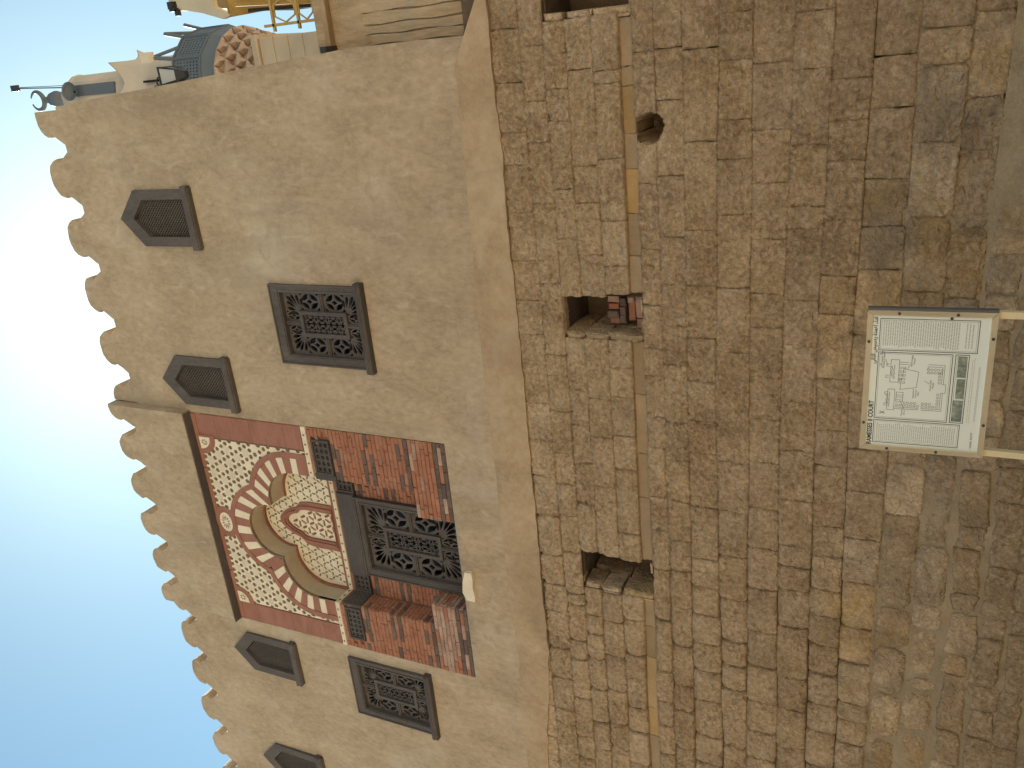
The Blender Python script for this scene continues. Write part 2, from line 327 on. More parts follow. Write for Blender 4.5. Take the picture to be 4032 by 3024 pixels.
JX = {0: [0.22, -0.34, -0.87, -1.23, -1.78, -2.35, -2.85, -3.28, -3.68, -4.21, -4.74, -5.27, -5.88, -6.49, -6.97, -7.44, -8.08, -8.61, -9.19, -9.45, -9.91],
      1: [0.02, -0.55, -0.99, -1.68, -2.63, -3.54, -3.81, -4.3, -4.89, -5.35, -5.82, -6.4, -7.07, -7.25, -7.87, -8.19, -8.89, -9.62],
      2: [0.24, -0.44, -0.77, -1.52, -2.08, -2.78, -3.30, -3.99, -4.46, -5.0, -5.6, -6.33, -6.92, -7.37, -7.69, -8.12, -8.66, -9.26, -9.78],
      3: [0.25, -0.26, -1.27, -1.68, -2.27, -2.77, -3.30, -4.08, -4.6, -5.3, -6.35, -6.96, -7.42, -8.0, -8.59, -9.2, -9.66],
      4: [0.26, -0.29, -0.42, -1.2, -1.88, -2.4, -2.74, -3.30, -3.65, -4.03, -4.55, -5.01, -5.95, -6.37, -6.9, -7.31, -7.91, -8.3, -8.83, -9.27],
      5: [0.21, -0.27, -0.46, -0.95, -1.32, -1.81, -2.29, -2.72, -3.31, -3.99, -4.78, -5.4, -6.33, -6.89, -7.38, -7.9, -8.78],
      6: [-0.14, -0.95, -1.48, -2.2, -2.85, -3.37, -3.71, -4.25, -4.66, -5.33, -5.82, -6.42, -7.21, -8.06, -8.58, -9.01, -9.54],
      7: [-0.13, -0.63, -1.4, -2.06, -2.6, -3.08, -3.56, -4.29, -4.79, -5.35, -5.92, -6.39, -6.95, -7.59, -8.26, -8.67, -9.31],
      8: [-0.16, -1.06, -1.98, -2.6, -3.21, -3.75, -4.23, -4.65, -5.4, -6.14, -6.56, -7.0, -7.45, -7.9, -8.41, -9.02, -9.51],
      9: [0.14, -0.29, -0.86, -1.25, -1.82, -2.62, -3.35, -4.08, -4.73, -5.4, -6.05, -6.68, -7.34, -7.72, -8.1, -8.55, -9.08],
      10: [-0.35, -0.97, -1.5, -2.07, -2.67, -3.05, -3.62, -4.14, -4.69, -5.3, -5.85, -6.44, -7.08, -7.63, -8.2, -8.71],
      11: [0.08, -0.43, -1.13, -1.74, -1.96, -2.73, -3.23, -3.89, -4.5, -5.13, -5.75, -6.05, -6.37, -6.93, -7.69, -8.21, -8.84],
      12: [-0.54, -0.92, -1.29, -1.87, -2.45, -2.87, -3.59, -4.2, -4.64, -5.43, -5.83, -6.3, -6.67, -7.11, -7.55, -8.02, -8.46],
      13: [-0.37, -0.83, -1.48, -1.95, -2.38, -3.08, -3.72, -4.39, -4.91, -5.52, -6.12, -6.77, -7.28, -7.89, -8.17, -8.55],
      14: [-0.17, -0.48, -1.16, -1.85, -2.6, -3.34, -4.03, -4.52, -5.14, -5.76, -6.37, -6.94, -7.62, -8.3],
      15: [-0.07, -0.78, -1.24, -1.96, -2.65, -3.31, -3.99, -4.82, -5.48, -6.26, -6.6, -7.29, -7.48, -8.12]}
HOLES = [(.25, .95, 4.515, 5.50), (-3.30, -2.76, 4.515, 5.51), (-6.92, -6.34, 4.515, 5.51)]
XL, XR = -16.0, 3.4
wall = thing('stone_wall', 'old wall of rough tan sandstone blocks with three square holes below the ochre plaster', 'stone wall', (-5, 0, 0))
F_PX = 3340.77
def in_view(x, z, y=0.0, mrg=1.03):
    d = Vector((x, y + 9, z - 1.6)); w = d.dot(fwd)
    if w < .1: return False
    a = d.dot(rgt) / w * F_PX; b = d.dot(upv) / w * F_PX
    return abs(a) < 1512 * mrg and abs(b) < 2016 * mrg

def stone_geo(x0, x1, k, zt, zb, seed, tight, rough=1.0, base=0.0, rad=None, res=None, edge_k=1.0):
    """front of one block as a displaced grid with turned-back rim; zt, zb functions of x"""
    dist = abs((x0 + x1) / 2) * .5 + 9
    res = res or (.017 if x0 > -5 else .024)
    w = x1 - x0; zm = float(zt(np.array([(x0 + x1) / 2]))[0] - zb(np.array([(x0 + x1) / 2]))[0])
    nx = max(4, int(w / res)); nz = max(4, int(zm / res))
    U, V = np.meshgrid(np.linspace(0, 1, nx + 1), np.linspace(0, 1, nz + 1))
    gl, gr = (rng.uniform(.2, 1.3, 2)) * tight; gt, gb = rng.uniform(.0, 1.1, 2) * tight
    xl = x0 + gl + .014 * perlin(V * 3, V * 0 + seed * 1.7, 3); xr = x1 - gr + .014 * perlin(V * 3, V * 0 + seed * 2.9 + 8, 3)
    lean = rng.uniform(-.012, .012)
    Xg = xl + (xr - xl) * U + lean * (V - .5)
    Zg = (zb(Xg) + gb) * (1 - V) + (zt(Xg) - gt) * V
    dx = np.minimum(U, 1 - U) * w; dz = np.minimum(V, 1 - V) * zm
    r = rad if rad is not None else rng.uniform(.02, .06)
    ex = np.maximum(r - dx, 0); ez = np.maximum(r - dz, 0)
    d = np.minimum(np.minimum(dx, dz), r) * ((ex <= 0) | (ez <= 0)) + (r - np.sqrt(ex ** 2 + ez ** 2)) * ((ex > 0) & (ez > 0))
    er = edge_k * rng.uniform(.25, 1.0)
    edge = .024 * er * (1 - sstep(0, .035 + .03 * er, d + .012 * perlin(Xg * 14, Zg * 14, 12))) + .05 * sstep(0, -.03, d)
    wx = Xg + .03 * perlin(Xg * 6, Zg * 6, 91); wz = Zg + .03 * perlin(Xg * 6, Zg * 6, 92)
    rg = lambda f, sd_: (np.abs(perlin(wx * f, wz * f, sd_)) - .25)
    h = .028 * fbm(wx * 4.5, wz * 4.5, 2, 31) - .062 * rg(9, 41) - .050 * rg(17, 51) + .028 * perlin(wx * 28, wz * 28, 61) + .008 * perlin(Xg * 1.3, Zg * 1.3, 77 + seed)
    h = h * (.55 + .6 * sstep(-.25, .35, perlin(Xg * 1.1 + seed * .37, Zg * 1.1, 71)))
    yy = base - rough * h + edge
    hr = np.hypot((Xg + .905) / .155, (Zg - 4.37) / .155 + .25 * perlin(Xg * 6, Zg * 6, 3))
    yy = np.where(hr < 1, .75 - .10 * hr, yy)
    n0 = (nx + 1) * (nz + 1)
    vs = np.stack([Xg.ravel(), yy.ravel(), Zg.ravel()], 1)
    idx = np.arange(n0).reshape(nz + 1, nx + 1)
    f = np.stack([idx[:-1, :-1].ravel(), idx[:-1, 1:].ravel(), idx[1:, 1:].ravel(), idx[1:, :-1].ravel()], 1)
    rim = np.concatenate([idx[0, :-1], idx[:-1, -1], idx[-1, :0:-1], idx[:0:-1, 0]])
    rv = vs[rim].copy(); rv[:, 1] = np.maximum(rv[:, 1], base) + .16
    m = len(rim); ii = np.arange(m)
    f2 = np.stack([rim, n0 + ii, n0 + (ii + 1) % m, rim[(ii + 1) % m]], 1)
    return np.vstack([vs, rv]), np.vstack([f, f2])
def np_mesh(name, vs, fs, mat):
    me = bpy.data.meshes.new(name)
    me.vertices.add(len(vs)); me.vertices.foreach_set('co', vs.astype(np.float32).ravel())
    me.loops.add(fs.size); me.loops.foreach_set('vertex_index', fs.astype(np.int32).ravel())
    me.polygons.add(len(fs)); me.polygons.foreach_set('loop_start', np.arange(0, fs.size, 4, dtype=np.int32))
    me.polygons.foreach_set('use_smooth', np.ones(len(fs), bool))
    me.materials.append(mat); me.update(calc_edges=True); return me
extra_v = []; extra_f = []; extra_n = 0
n_stone = 0
def put_stone(geo, mat, xc, zc, name='stone'):
    global extra_n, n_stone
    vs, fs = geo
    if in_view(xc, zc, 0, 1.06):
        n_stone += 1
        return link(name, np_mesh(name, vs, fs, mat), wall)
    extra_v.append(vs); extra_f.append(fs + extra_n); extra_n += len(vs)
sd = 0
for k in range(16):
    js = [XR] + [.95 + .7 * (1 + .2 * math.sin(k * 3 + q)) * q for q in (2, 1)] if k not in (2, 3, 4, 5) else [XR, 2.2, .95]
    js = [q for q in js if q > JX[k][0] + .3] + JX[k]
    x = js[-1]
    while x > XL + .3:
        x -= random.uniform(.42, .75); js.append(max(x, XL))
    js = sorted(set(js), reverse=True)
    for a, b in zip(js[:-1], js[1:]):
        xc = (a + b) / 2; zc = (LZ[k] + LZ[k + 1]) / 2; sd += 1
        if any(h[0] < xc < h[1] and h[2] < zc < h[3] for h in HOLES): continue
        left = sstep(-4.5, -7.5, np.array([xc]))[0]
        low = float(sstep(2.7, 1.9, np.array([zc]))[0])
        tight = (.0030 if random.random() < .55 else .0008) + .0085 * left + .0035 * low
        rad = random.uniform(.015, .04) + left * random.uniform(.03, .07) + (random.uniform(.02, .07) if k >= 14 else 0)
        zt = (lambda q, k=k: zline(k, q)); zb = (lambda q, k=k: zline(k + 1, q))
        if k == 5:
            g = stone_geo(b, a, k, zt, zb, sd, .002, .25, .045, .01); put_stone(g, MAT['yellow'] if random.random() < (.55 if xc > -1.6 else .15) else MAT['ledge'], xc, zc)
        else:
            base = random.uniform(-.012, .010) + (.02 if k == 15 and random.random() < .4 else 0)
            g = stone_geo(b, a, k, zt, zb, sd, tight, 1.0 - .3 * low, base, rad, edge_k=.6 + .75 * left + .5 * low)
            put_stone(g, MAT['base_stone'] if zc < 2.15 + .35 * math.sin(xc * 1.7) else MAT['stone'], xc, zc)
# thin course under the plaster on the left
x = -8.05
while x > XL + .3:
    b = max(x - random.uniform(.35, .7), XL); sd += 1
    g = stone_geo(b, x, 0, lambda q: np.full(np.shape(q), 6.40), lambda q: zline(0, q), sd, .008, .8, .0, .03)
    put_stone(g, MAT['stone'], (x + b) / 2, 6.2); x = b
# rubble footing
zr = [1.115, .80, .50, .22, -.08]
for k in range(4):
    x = -1.7 - .5 * (k % 2) if k < 2 else -2.8 - .3 * k
    while x > XL + .3:
        b = max(x - random.choice([.28, .36, .45, .6, .75]) * random.uniform(.85, 1.15), XL); sd += 1
        top = zr[k] - random.uniform(.0, .05); bot = zr[k + 1] + random.uniform(-.03, .04)
        t1, t2 = random.uniform(-.12, .12), random.uniform(-.12, .12); bw = random.uniform(.02, .05); xm = (x + b) / 2
        g = stone_geo(b, x, k, lambda q: np.minimum(top + t1 * (q - xm) + bw * perlin(q * 5, q * 0 + sd, 4), zline(16, q) - .012),
                      lambda q: bot + t2 * (q - xm) + bw * perlin(q * 5, q * 0 + sd + .5, 5), sd, .010, .5, random.uniform(-.014, .004), random.uniform(.02, .06), .03)
        if n_stone < 298: put_stone(g, MAT['base_stone'], xm, (top + bot) / 2)
        else:
            extra_v.append(g[0]); extra_f.append(g[1] + extra_n); extra_n += len(g[0])
        x = b
if extra_v:
    o = link('stone_blocks', np_mesh('stone_blocks', np.vstack(extra_v), np.vstack(extra_f), MAT['stone']), wall); o['kind'] = 'stuff'
# earth core behind the blocks, open at the holes
cm = MB()
hole_l = [rect(h[0] + .02, h[1] - .02, h[2] + .01, h[3] - .01) for h in HOLES] + [rect(-1.07, -.74, 4.21, 4.51)]
sheet(cm, [rect(XL, XR, 1.0, 6.5)], hole_l, .10)
cm.box(XL, XR, .9, 1.2, 0, 6.4)
cm.build('wall_core', MAT['core'], wall)
def brick_mesh(name, mat, j=.06, seed=1):
    r = random.Random(seed); q = lambda: r.uniform(-j, j)
    m = MB(); m.bbox(-.5, .5, -.5, .5, -.5, .5, .1); m.v = [(a + q() * .6, b + q() * .3, c + q()) for a, b, c in m.v]
    return m.mesh(name, mat)
BV = {k: [brick_mesh('brick', MAT[k], .05, s + 3) for s in range(4)] for k in ('brick', 'dark_brick', 'pale_brick')}
BVS = [brick_mesh('stone', MAT['base_stone'], .10, s_ + 20) for s_ in range(4)]
# hollow linings, and the blocks one sees on their far side
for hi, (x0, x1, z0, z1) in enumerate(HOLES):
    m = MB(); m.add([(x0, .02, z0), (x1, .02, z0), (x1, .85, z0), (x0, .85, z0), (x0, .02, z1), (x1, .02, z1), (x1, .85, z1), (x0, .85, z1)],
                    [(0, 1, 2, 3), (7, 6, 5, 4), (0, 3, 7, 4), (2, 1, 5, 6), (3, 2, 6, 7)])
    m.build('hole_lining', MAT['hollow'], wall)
    for q, (a, b) in enumerate([(4.53, 4.94), (4.97, 5.24), (5.27, 5.49)]):
        for (ya, yb) in ((.03, .30 + .05 * q), (.32 + .05 * q, .84)):
            o = link('jamb_stone', random.choice(BVS), wall, (x0 + .02, (ya + yb) / 2, (a + b) / 2)); o.scale = (.10, yb - ya, b - a); o.rotation_euler = (0, random.uniform(-.05, .05), random.uniform(-.08, .08))
    for q in range(3):
        o = link('floor_stone', random.choice(BVS), wall, (x0 + .09 + .17 * q, .35 + .1 * (q % 2), z0 + .03)); o.scale = (.19, .4, .09); o.rotation_euler = (random.uniform(-.1, .1), random.uniform(-.15, .15), random.uniform(-.3, .3))
# smooth lime-mortar footing face between and below the rubble
gx = [(x, z) for x in np.arange(XL + .1, XR, .09) for z in np.arange(.02, 1.09, .09)]
mm = MB()
sheet(mm, [[(XL, -.1), (XR, -.1)] + [(float(x), float(zline(16, np.array([x]))[0]) + .012) for x in np.linspace(XR, XL, 60)]], [],
      lambda x, z: np.interp(x, [-2.2, -1.4], [.022, .012]) - np.interp(x, [-2.2, -1.4], [.016, .030]) * fbm(x * 1.6, z * 1.6, 4, 88) - .012 * fbm(x * 7, z * 7, 2, 90) + np.interp(x, [-2.2, -1.4], [0, -.03]), grid=gx)
mm.build('mortar_footing', MAT['mortar'], wall, smooth=True)
mm = MB(); gx = [(x, z) for x in np.arange(XL + .1, XR, .2) for z in np.arange(1.18, 1.84, .11)]
sheet(mm, [rect(XL, XR, 1.12, 1.86)], [], lambda x, z: .030 - .012 * fbm(x * 2, z * 2, 3, 18), grid=gx); mm.build('mortar_bed', MAT['mortar'], wall, smooth=True)
# broken bricks stacked in the middle hole
def put_brick(kind, cx, cy, cz, w, d, h, parent, rot=(0, 0, 0), name='brick'):
    o = link(name, random.choice(BV[kind]), parent, (cx, cy, cz)); o.scale = (w, d, h); o.rotation_euler = rot; return o
LOOSE = [(-2.89, 5.02, .09, .14, 'pale_brick', 'rounded grey brick end at the right of the top row in the middle hole'),
         (-2.99, 5.02, .075, .13, 'brick', 'dull red brick end beside the rounded grey one in the middle hole'),
         (-3.08, 5.02, .085, .14, 'dark_brick', 'dark brick end third from the right in the top row of the middle hole'),
         (-3.17, 5.02, .085, .13, 'brick', 'bright red brick end at the left of the top row in the middle hole'),
         (-2.93, 4.90, .10, .075, 'dark_brick', 'dark brick at the right of the second row in the middle hole'),
         (-3.03, 4.90, .10, .075, 'dark_brick', 'dark brick in the centre of the second row in the middle hole'),
         (-3.14, 4.90, .11, .075, 'dark_brick', 'dark brick at the left of the second row in the middle hole'),
         (-2.90, 4.80, .07, .085, 'pale_brick', 'small pale brick right of the long orange brick in the middle hole'),
         (-3.04, 4.80, .24, .085, 'brick', 'long orange brick lying flat in the middle hole'),
         (-2.98, 4.69, .25, .085, 'pale_brick', 'long grey brick lying flat under the orange brick in the middle hole'),
         (-3.18, 4.69, .12, .08, 'pale_brick', 'short grey brick left of the long grey brick in the middle hole'),
         (-2.95, 4.58, .20, .09, 'pale_brick', 'pale block at the bottom right of the middle hole'),
         (-3.15, 4.58, .18, .09, 'pale_brick', 'pale block at the bottom left of the middle hole')]
for (cx, cz, w, h, kd, lab) in LOOSE:
    o = put_brick(kd, cx + .02, .33 + random.uniform(-.03, .03), cz - .06, w, .12, h, None, (0, random.uniform(-.06, .06), random.uniform(-.1, .1)), 'loose_brick')
    tag(o, lab, 'brick', 'loose bricks stacked in the middle wall hole')

# ------------------------------------------------------------------ mosque: plaster wall
mosque = thing('mosque', 'ochre plastered mosque wall with rounded battlements and red brick portal above the stones', 'mosque', (-5, 0, 6.1))
PENT = [(-1.812, 0), (-4.398, 0), (-9.73, -.04), (-12.33, -.06), (-15.0, -.06)]
RECT = [(-3.335, 8.485), (-9.835, 8.39)]
NX0, NX1, NZ0, NZ1 = -9.02, -4.97, 7.44, 12.24      # portal field
PZ = 13.43                                           # foot of the merlons
def plaster_low(x):
    x = np.asarray(x, float)
    return 6.13 + .03 * perlin(x * 1.1, x * 0 + .5, 71) + .022 * perlin(x * 4.3, x * 0 + .5, 72) + .008 * perlin(x * 13, x * 0 + .5, 73) + np.where(x < -8.1, np.minimum((-8.1 - x) * .085, .3), 0)
def wall_y(x, z):
    return -.012 * fbm(x * .9, z * .9, 3, 61) - .004 * perlin(x * 5, z * 3, 63)
def corner_x(z): return .20 - .066 * np.maximum(np.asarray(z, float) - 8.1, 0) + .012 * perlin(np.asarray(z) * 1.5, np.asarray(z) * 0 + 2.2, 8)
zc_ = np.linspace(6.10, PZ, 36)
xb_ = np.linspace(-16.5, .2, 90)
outline = [(float(x), float(plaster_low(x))) for x in xb_[:-1]] + [(float(corner_x(z)), float(z)) for z in zc_] + [(float(x), PZ) for x in np.linspace(-.3, -16.5, 40)]
holes = [rect(NX0, NX1, NZ0, NZ1)]
for cx, dz in PENT: holes.append([(cx - .30, 11.24 + dz), (cx + .30, 11.24 + dz), (cx + .30, 12.10 + dz), (cx, 12.40 + dz), (cx - .30, 12.10 + dz)])
for cx, z0 in RECT: holes.append(rect(cx - .5, cx + .5, z0 + .02, z0 + 1.40))
gp = [(x + random.uniform(-.04, .04), z + random.uniform(-.04, .04)) for x in np.arange(-16.4, -.25, .17) for z in np.arange(6.45, 13.3, .17)]
m = MB(); sheet(m, [outline], holes, wall_y, back=.42, grid=gp)
wl_ = m.build('plaster_wall', MAT['plaster'], mosque, smooth=False)
me = wl_.data; me.polygons.foreach_set('use_smooth', [abs(p.normal.y) > .6 for p in me.polygons]); me.update()
# body of the building behind the facade
m = MB()
m.add([(.16, .02, 6.1), (-.02, 8.6, 6.1), (-16.5, 8.6, 6.1), (-16.5, .42, 6.1), (-.22, .02, 13.3), (-.42, 8.6, 13.3), (-16.5, 8.6, 13.3), (-16.5, .42, 13.3)],
      [(0, 1, 5, 4), (1, 2, 6, 5), (2, 3, 7, 6), (4, 5, 6, 7)])
m.add([(-16.5, .80, 6.1), (.1, .80, 6.1), (-.3, .80, 13.3), (-16.5, .80, 13.3)], [(0, 1, 2, 3)])
m.build('building_body', MAT['plaster'], mosque)

# merlons
def merlon_poly(w=.92, h=.545):
    b = w / 2 - .045
    q = b / .415
    R = [(b, 0), (b, .02), (.345 * q, .125), (.262 * q, .245), (.262 * q, .275), (.30 * q, .30), (.297 * q, .365), (.262 * q, .435), (.20 * q, .495), (.11 * q, .535), (.0, h)]
    L = [(-x, z) for x, z in R[:-1]][::-1]
    return R + L
def merlon_mesh(poly, d):
    m = MB(); n = len(poly); b = .018
    c = (sum(p[0] for p in poly) / n, sum(p[1] for p in poly) / n)
    ins = [(p[0] + (c[0] - p[0]) * .045, p[1] + (c[1] - p[1]) * .06 if p[1] > .01 else p[1]) for p in poly]
    vs = [(p[0], 0, p[1]) for p in ins] + [(p[0], b, p[1]) for p in poly] + [(p[0], d, p[1]) for p in poly]
    fs = [tuple(range(n)), tuple(range(3 * n - 1, 2 * n - 1, -1))]
    for s in (0, n): fs += [(s + i, s + n + i, s + n + (i + 1) % n, s + (i + 1) % n) for i in range(n)]
    m.add(vs, fs); return m.mesh('merlon', MAT['plaster'])
def jitter(p, sd_):
    r = random.Random(sd_); return [(x + r.uniform(-.012, .012) * (z > .1), z + r.uniform(-.010, .010) * (z > .1)) for x, z in p]
mers = [merlon_mesh(jitter(merlon_poly(), q), .38) for q in range(6)]; mers2 = [merlon_mesh(jitter(merlon_poly(.765, .545), q + 9), .5) for q in range(4)]
def put_merlon(me, x, y, z=PZ - .012, sx=1.0):
    o = link('merlon', me, mosque, (x, y, z)); o.scale = (sx * random.uniform(.975, 1.02), 1, random.uniform(.955, 1.03)); o.rotation_euler = (random.uniform(-.01, .01), random.uniform(-.012, .012), 0); return o
for q, x in enumerate((-1.205, -2.135, -3.055, -3.99)): put_merlon(mers[q], x, .004)
for q, x in enumerate((-9.79, -10.68, -11.58, -12.5, -13.4, -14.3, -15.2, -16.1)): put_merlon(mers[(q * 5 + 2) % 6], x, .004)
for q, x in enumerate((-5.72, -6.48, -7.245, -8.005)): put_merlon(mers2[q], x, -.158)
def cut_poly(poly, x0, x1):
    out = []
    n = len(poly)
    def clip(ps, xc, keep_less):
        r = []
        for i in range(len(ps)):
            a, b = ps[i], ps[(i + 1) % len(ps)]; ia = (a[0] <= xc) == keep_less; ib = (b[0] <= xc) == keep_less
            if ia: r.append(a)
            if ia != ib:
                t = (xc - a[0]) / (b[0] - a[0]); r.append((xc, a[1] + t * (b[1] - a[1])))
        return r
    return clip(clip(poly, x1, True), x0, False)
put_merlon(merlon_mesh(cut_poly(merlon_poly(), -.5, .09), .38), -.295, .004)            # corner one, cut by the corner
put_merlon(merlon_mesh(cut_poly(merlon_poly(), .02 - .03, .6), .38), -4.92, .004)
put_merlon(merlon_mesh(cut_poly(merlon_poly(), -.6, -.02), .38), -8.93, .004)
put_merlon(merlon_mesh(cut_poly(merlon_poly(.765), -.4, .035), .5), -4.975, -.158)
put_merlon(merlon_mesh(cut_poly(merlon_poly(.765), -.16, .4), .5), -8.765, -.158)
# projecting block over the portal, with its dark underside
gb = [(x, z) for x in np.arange(-8.85, -5.0, .2) for z in np.arange(12.3, 13.4, .2)]
m = MB(); sheet(m, [rect(-8.945, -4.94, 12.24, PZ)], [], lambda x, z: -.16 - .008 * fbm(x, z, 2, 66), back=.01, grid=gb)
pb = m.build('parapet_block', MAT['plaster'], mosque)
MB().box(-9.02, -4.96, -.150, .03, 12.222, 12.2385).build('wooden_soffit', MAT['wood_h'], pb)
# swollen plaster band at the foot
xs = np.linspace(-16.5, .54, 240)
topz = np.where(xs > -.06, 6.56 - (xs + .06) * .52, 6.585 + .05 * np.clip(-xs / 3, 0, 1) + .045 * sstep(-2.0, -3.0, xs)) + .018 * fbm(xs * 1.4, xs * 0 + 4, 3, 21)
low = np.where(xs > -8.1, plaster_low(xs) - .012, plaster_low(xs) - .012)
poly = [(float(a), float(b)) for a, b in zip(xs, low)] + [(float(a), float(b)) for a, b in zip(xs[::-1], topz[::-1])]
thick = np.interp(xs, [-12, -4, -1.5, 0, .54], [.016, .02, .032, .05, .05])
def band_y(x, z):
    t = np.interp(x, [-12, -4, -1.5, 0, .54], [.022, .026, .036, .05, .05]); tz = np.interp(x, xs, topz)
    return -t - .008 * fbm(x * 2.2, z * 2.2, 3, 33) + np.interp(x, [-5, -1.5], [.022, .0]) * sstep(.07, 0, tz - z)
gb = [(x, z) for x in np.arange(-16.4, .5, .10) for z in np.arange(6.2, 6.56, .09) if z < np.interp(x, xs, topz) - .03 and z > np.interp(x, xs, low) + .03]
m = MB(); sheet(m, [poly], [], band_y, back=.03, grid=gb); m.build('plaster_band', MAT['band'], mosque, smooth=False)

# ------------------------------------------------------------------ pointed lattice windows
m = MB()
out = [(-.415, 1.09), (.415, 1.09), (.415, 2.085), (0, 2.475), (-.415, 2.085)]
inn = [(-.275, 1.11), (.275, 1.11), (.275, 1.945), (0, 2.20), (-.275, 1.945)]
# local zero is z = 10.13
sheet(m, [out], [inn], -.045, back=.12)
o2 = [(x * .93, 1.11 if z < 1.2 else z - .03) for x, z in out]; i2 = [(x * 1.1, 1.115 if z < 1.2 else z + .02) for x, z in inn]
pent_frame = m.mesh('pointed_window', MAT['wood'])
m = MB(); m.bbox(-.462, .462, -.105, .02, .975, 1.088, .02); m.box(-.44, .44, -.07, .02, .955, .975); pent_sill = m.mesh('sill', MAT['wood'])
m = MB(); s = .037
def in_pent(x, z): return abs(x) < .275 and 1.11 < z < 1.945 + (.275 - abs(x)) * .93
for dirn in (1, -1):                # two crossing sets of turned bars
    for c in np.arange(-1.2, 3.6, s * 1.42):
        pts = [(x, c + dirn * x * 1.0) for x in np.arange(-.29, .30, .012)]
        run = [p for p in pts if in_pent(p[0], p[1])]
        if len(run) > 2: m.bar((run[0][0], .030 + .008 * dirn, run[0][1]), (run[-1][0], .030 + .008 * dirn, run[-1][1]), .015, .014, up=(0, 1, 0))
for ix in np.arange(-10, 11):       # beads where the bars cross
    for iz in range(-2, 60):
        x = ix * s * .71; z = .9 + iz * s * .71
        if (ix + iz) % 2 == 0 and in_pent(x, z):
            b = .0145; m.add([(x - b, .025, z), (x, .025, z - b), (x + b, .025, z), (x, .025, z + b), (x, .006, z)], [(0, 1, 4), (1, 2, 4), (2, 3, 4), (3, 0, 4)])
pent_lat = m.mesh('lattice', MAT['wood'])
m = MB(); m.box(-.42, .42, .24, .26, 1.0, 2.5); pent_void = m.mesh('window_void', MAT['void'])
for cx, dz in PENT:
    w = link('pointed_window', pent_frame, mosque, (cx, 0, 10.13 + dz))
    for nm, d_ in (('sill', pent_sill), ('lattice', pent_lat), ('window_void', pent_void)): link(nm, d_, w, (0, 0, 0), keep=False)

# ------------------------------------------------------------------ carved openwork windows
def holes_round(cx, cz, a, b):
    """openings of a round flower motif in a cell a x b"""
    H = []; ra, rb = a * .46, b * .46
    H.append([(cx, cz - rb * .30), (cx + ra * .30, cz), (cx, cz + rb * .30), (cx - ra * .30, cz)])
    for q in range(4):
        c0 = 45 + 90 * q
        o = [(cx + ra * .90 * math.cos(math.radians(c0 + t)), cz + rb * .90 * math.sin(math.radians(c0 + t))) for t in (-40, -20, 0, 20, 40)]
        i = [(cx + ra * k * math.cos(math.radians(c0 + t)), cz + rb * k * math.sin(math.radians(c0 + t))) for t, k in ((32, .58), (14, .40), (-14, .40), (-32, .58))]
        H.append(o + i)
    for sx in (1, -1):
        for sz in (1, -1):
            H.append([(cx + sx * a * .47, cz + sz * b * .47), (cx + sx * a * .47, cz + sz * b * .30), (cx + sx * a * .37, cz + sz * b * .37), (cx + sx * a * .30, cz + sz * b * .47)])
    return H
def holes_palm(px, pz, sx, sz, a, b):
    """teardrops radiating from the inner corner (px,pz) to the outer corner"""
    H = []
    for t in (-8, 12, 31, 45, 59, 78, 98):
        L = 1 / max(abs(math.cos(math.radians(t))) / (a * .93), abs(math.sin(math.radians(t))) / (b * .93))
        L = min(L, 1.18 * max(a, b)); w = .105 * min(a, b)
        if t in (-8, 98): L *= .8
        dx, dz = sx * math.cos(math.radians(t)), sz * math.sin(math.radians(t)); nx, nz = -dz, dx
        H.append([(px + dx * L * .34, pz + dz * L * .34), (px + dx * L * .62 + nx * w * .8, pz + dz * L * .62 + nz * w * .8), (px + dx * L * .84 + nx * w, pz + dz * L * .84 + nz * w),
                  (px + dx * L * .96, pz + dz * L * .96), (px + dx * L * .84 - nx * w, pz + dz * L * .84 - nz * w), (px + dx * L * .62 - nx * w * .8, pz + dz * L * .62 - nz * w * .8)])
    return H
def scroll(m, x0, x1, z0, z1, y):
    """dense mirrored scrollwork for a centre panel"""
    w = (x1 - x0) / 2; nz = max(3, int(round((z1 - z0) / (w * .82)))); h = (z1 - z0) / nz
    for sx in (1, -1):
        for q in range(nz):
            cx = (x0 + x1) / 2 + sx * w * .5; cz = z0 + (q + .5) * h; fl = 1 if q % 2 else -1
            for (ox, oz, k, ph) in ((0, 0, 1.0, 0), (.30, .32, .52, 2.2), (-.30, -.32, .52, 5.3), (-.32, .30, .42, 1.0), (.32, -.30, .42, 4.0)):
                pts = []
                for t in np.linspace(0, 1, 15):
                    a = ph + t * 7.5; r = (.08 + .36 * t) * min(w, h) * k
                    pts.append((cx + sx * (ox * w + r * math.cos(a)), y - .004 * (t), cz + fl * (oz * h + r * math.sin(a))))
                for a_, b_ in zip(pts[:-1], pts[1:]): m.bar(a_, b_, .0105, .016, up=(0, 1, 0))
                m.bar(pts[-1], (pts[-1][0] + sx * .03 * k, y, pts[-1][2] + fl * .045 * k), .017, .016, up=(0, 1, 0))
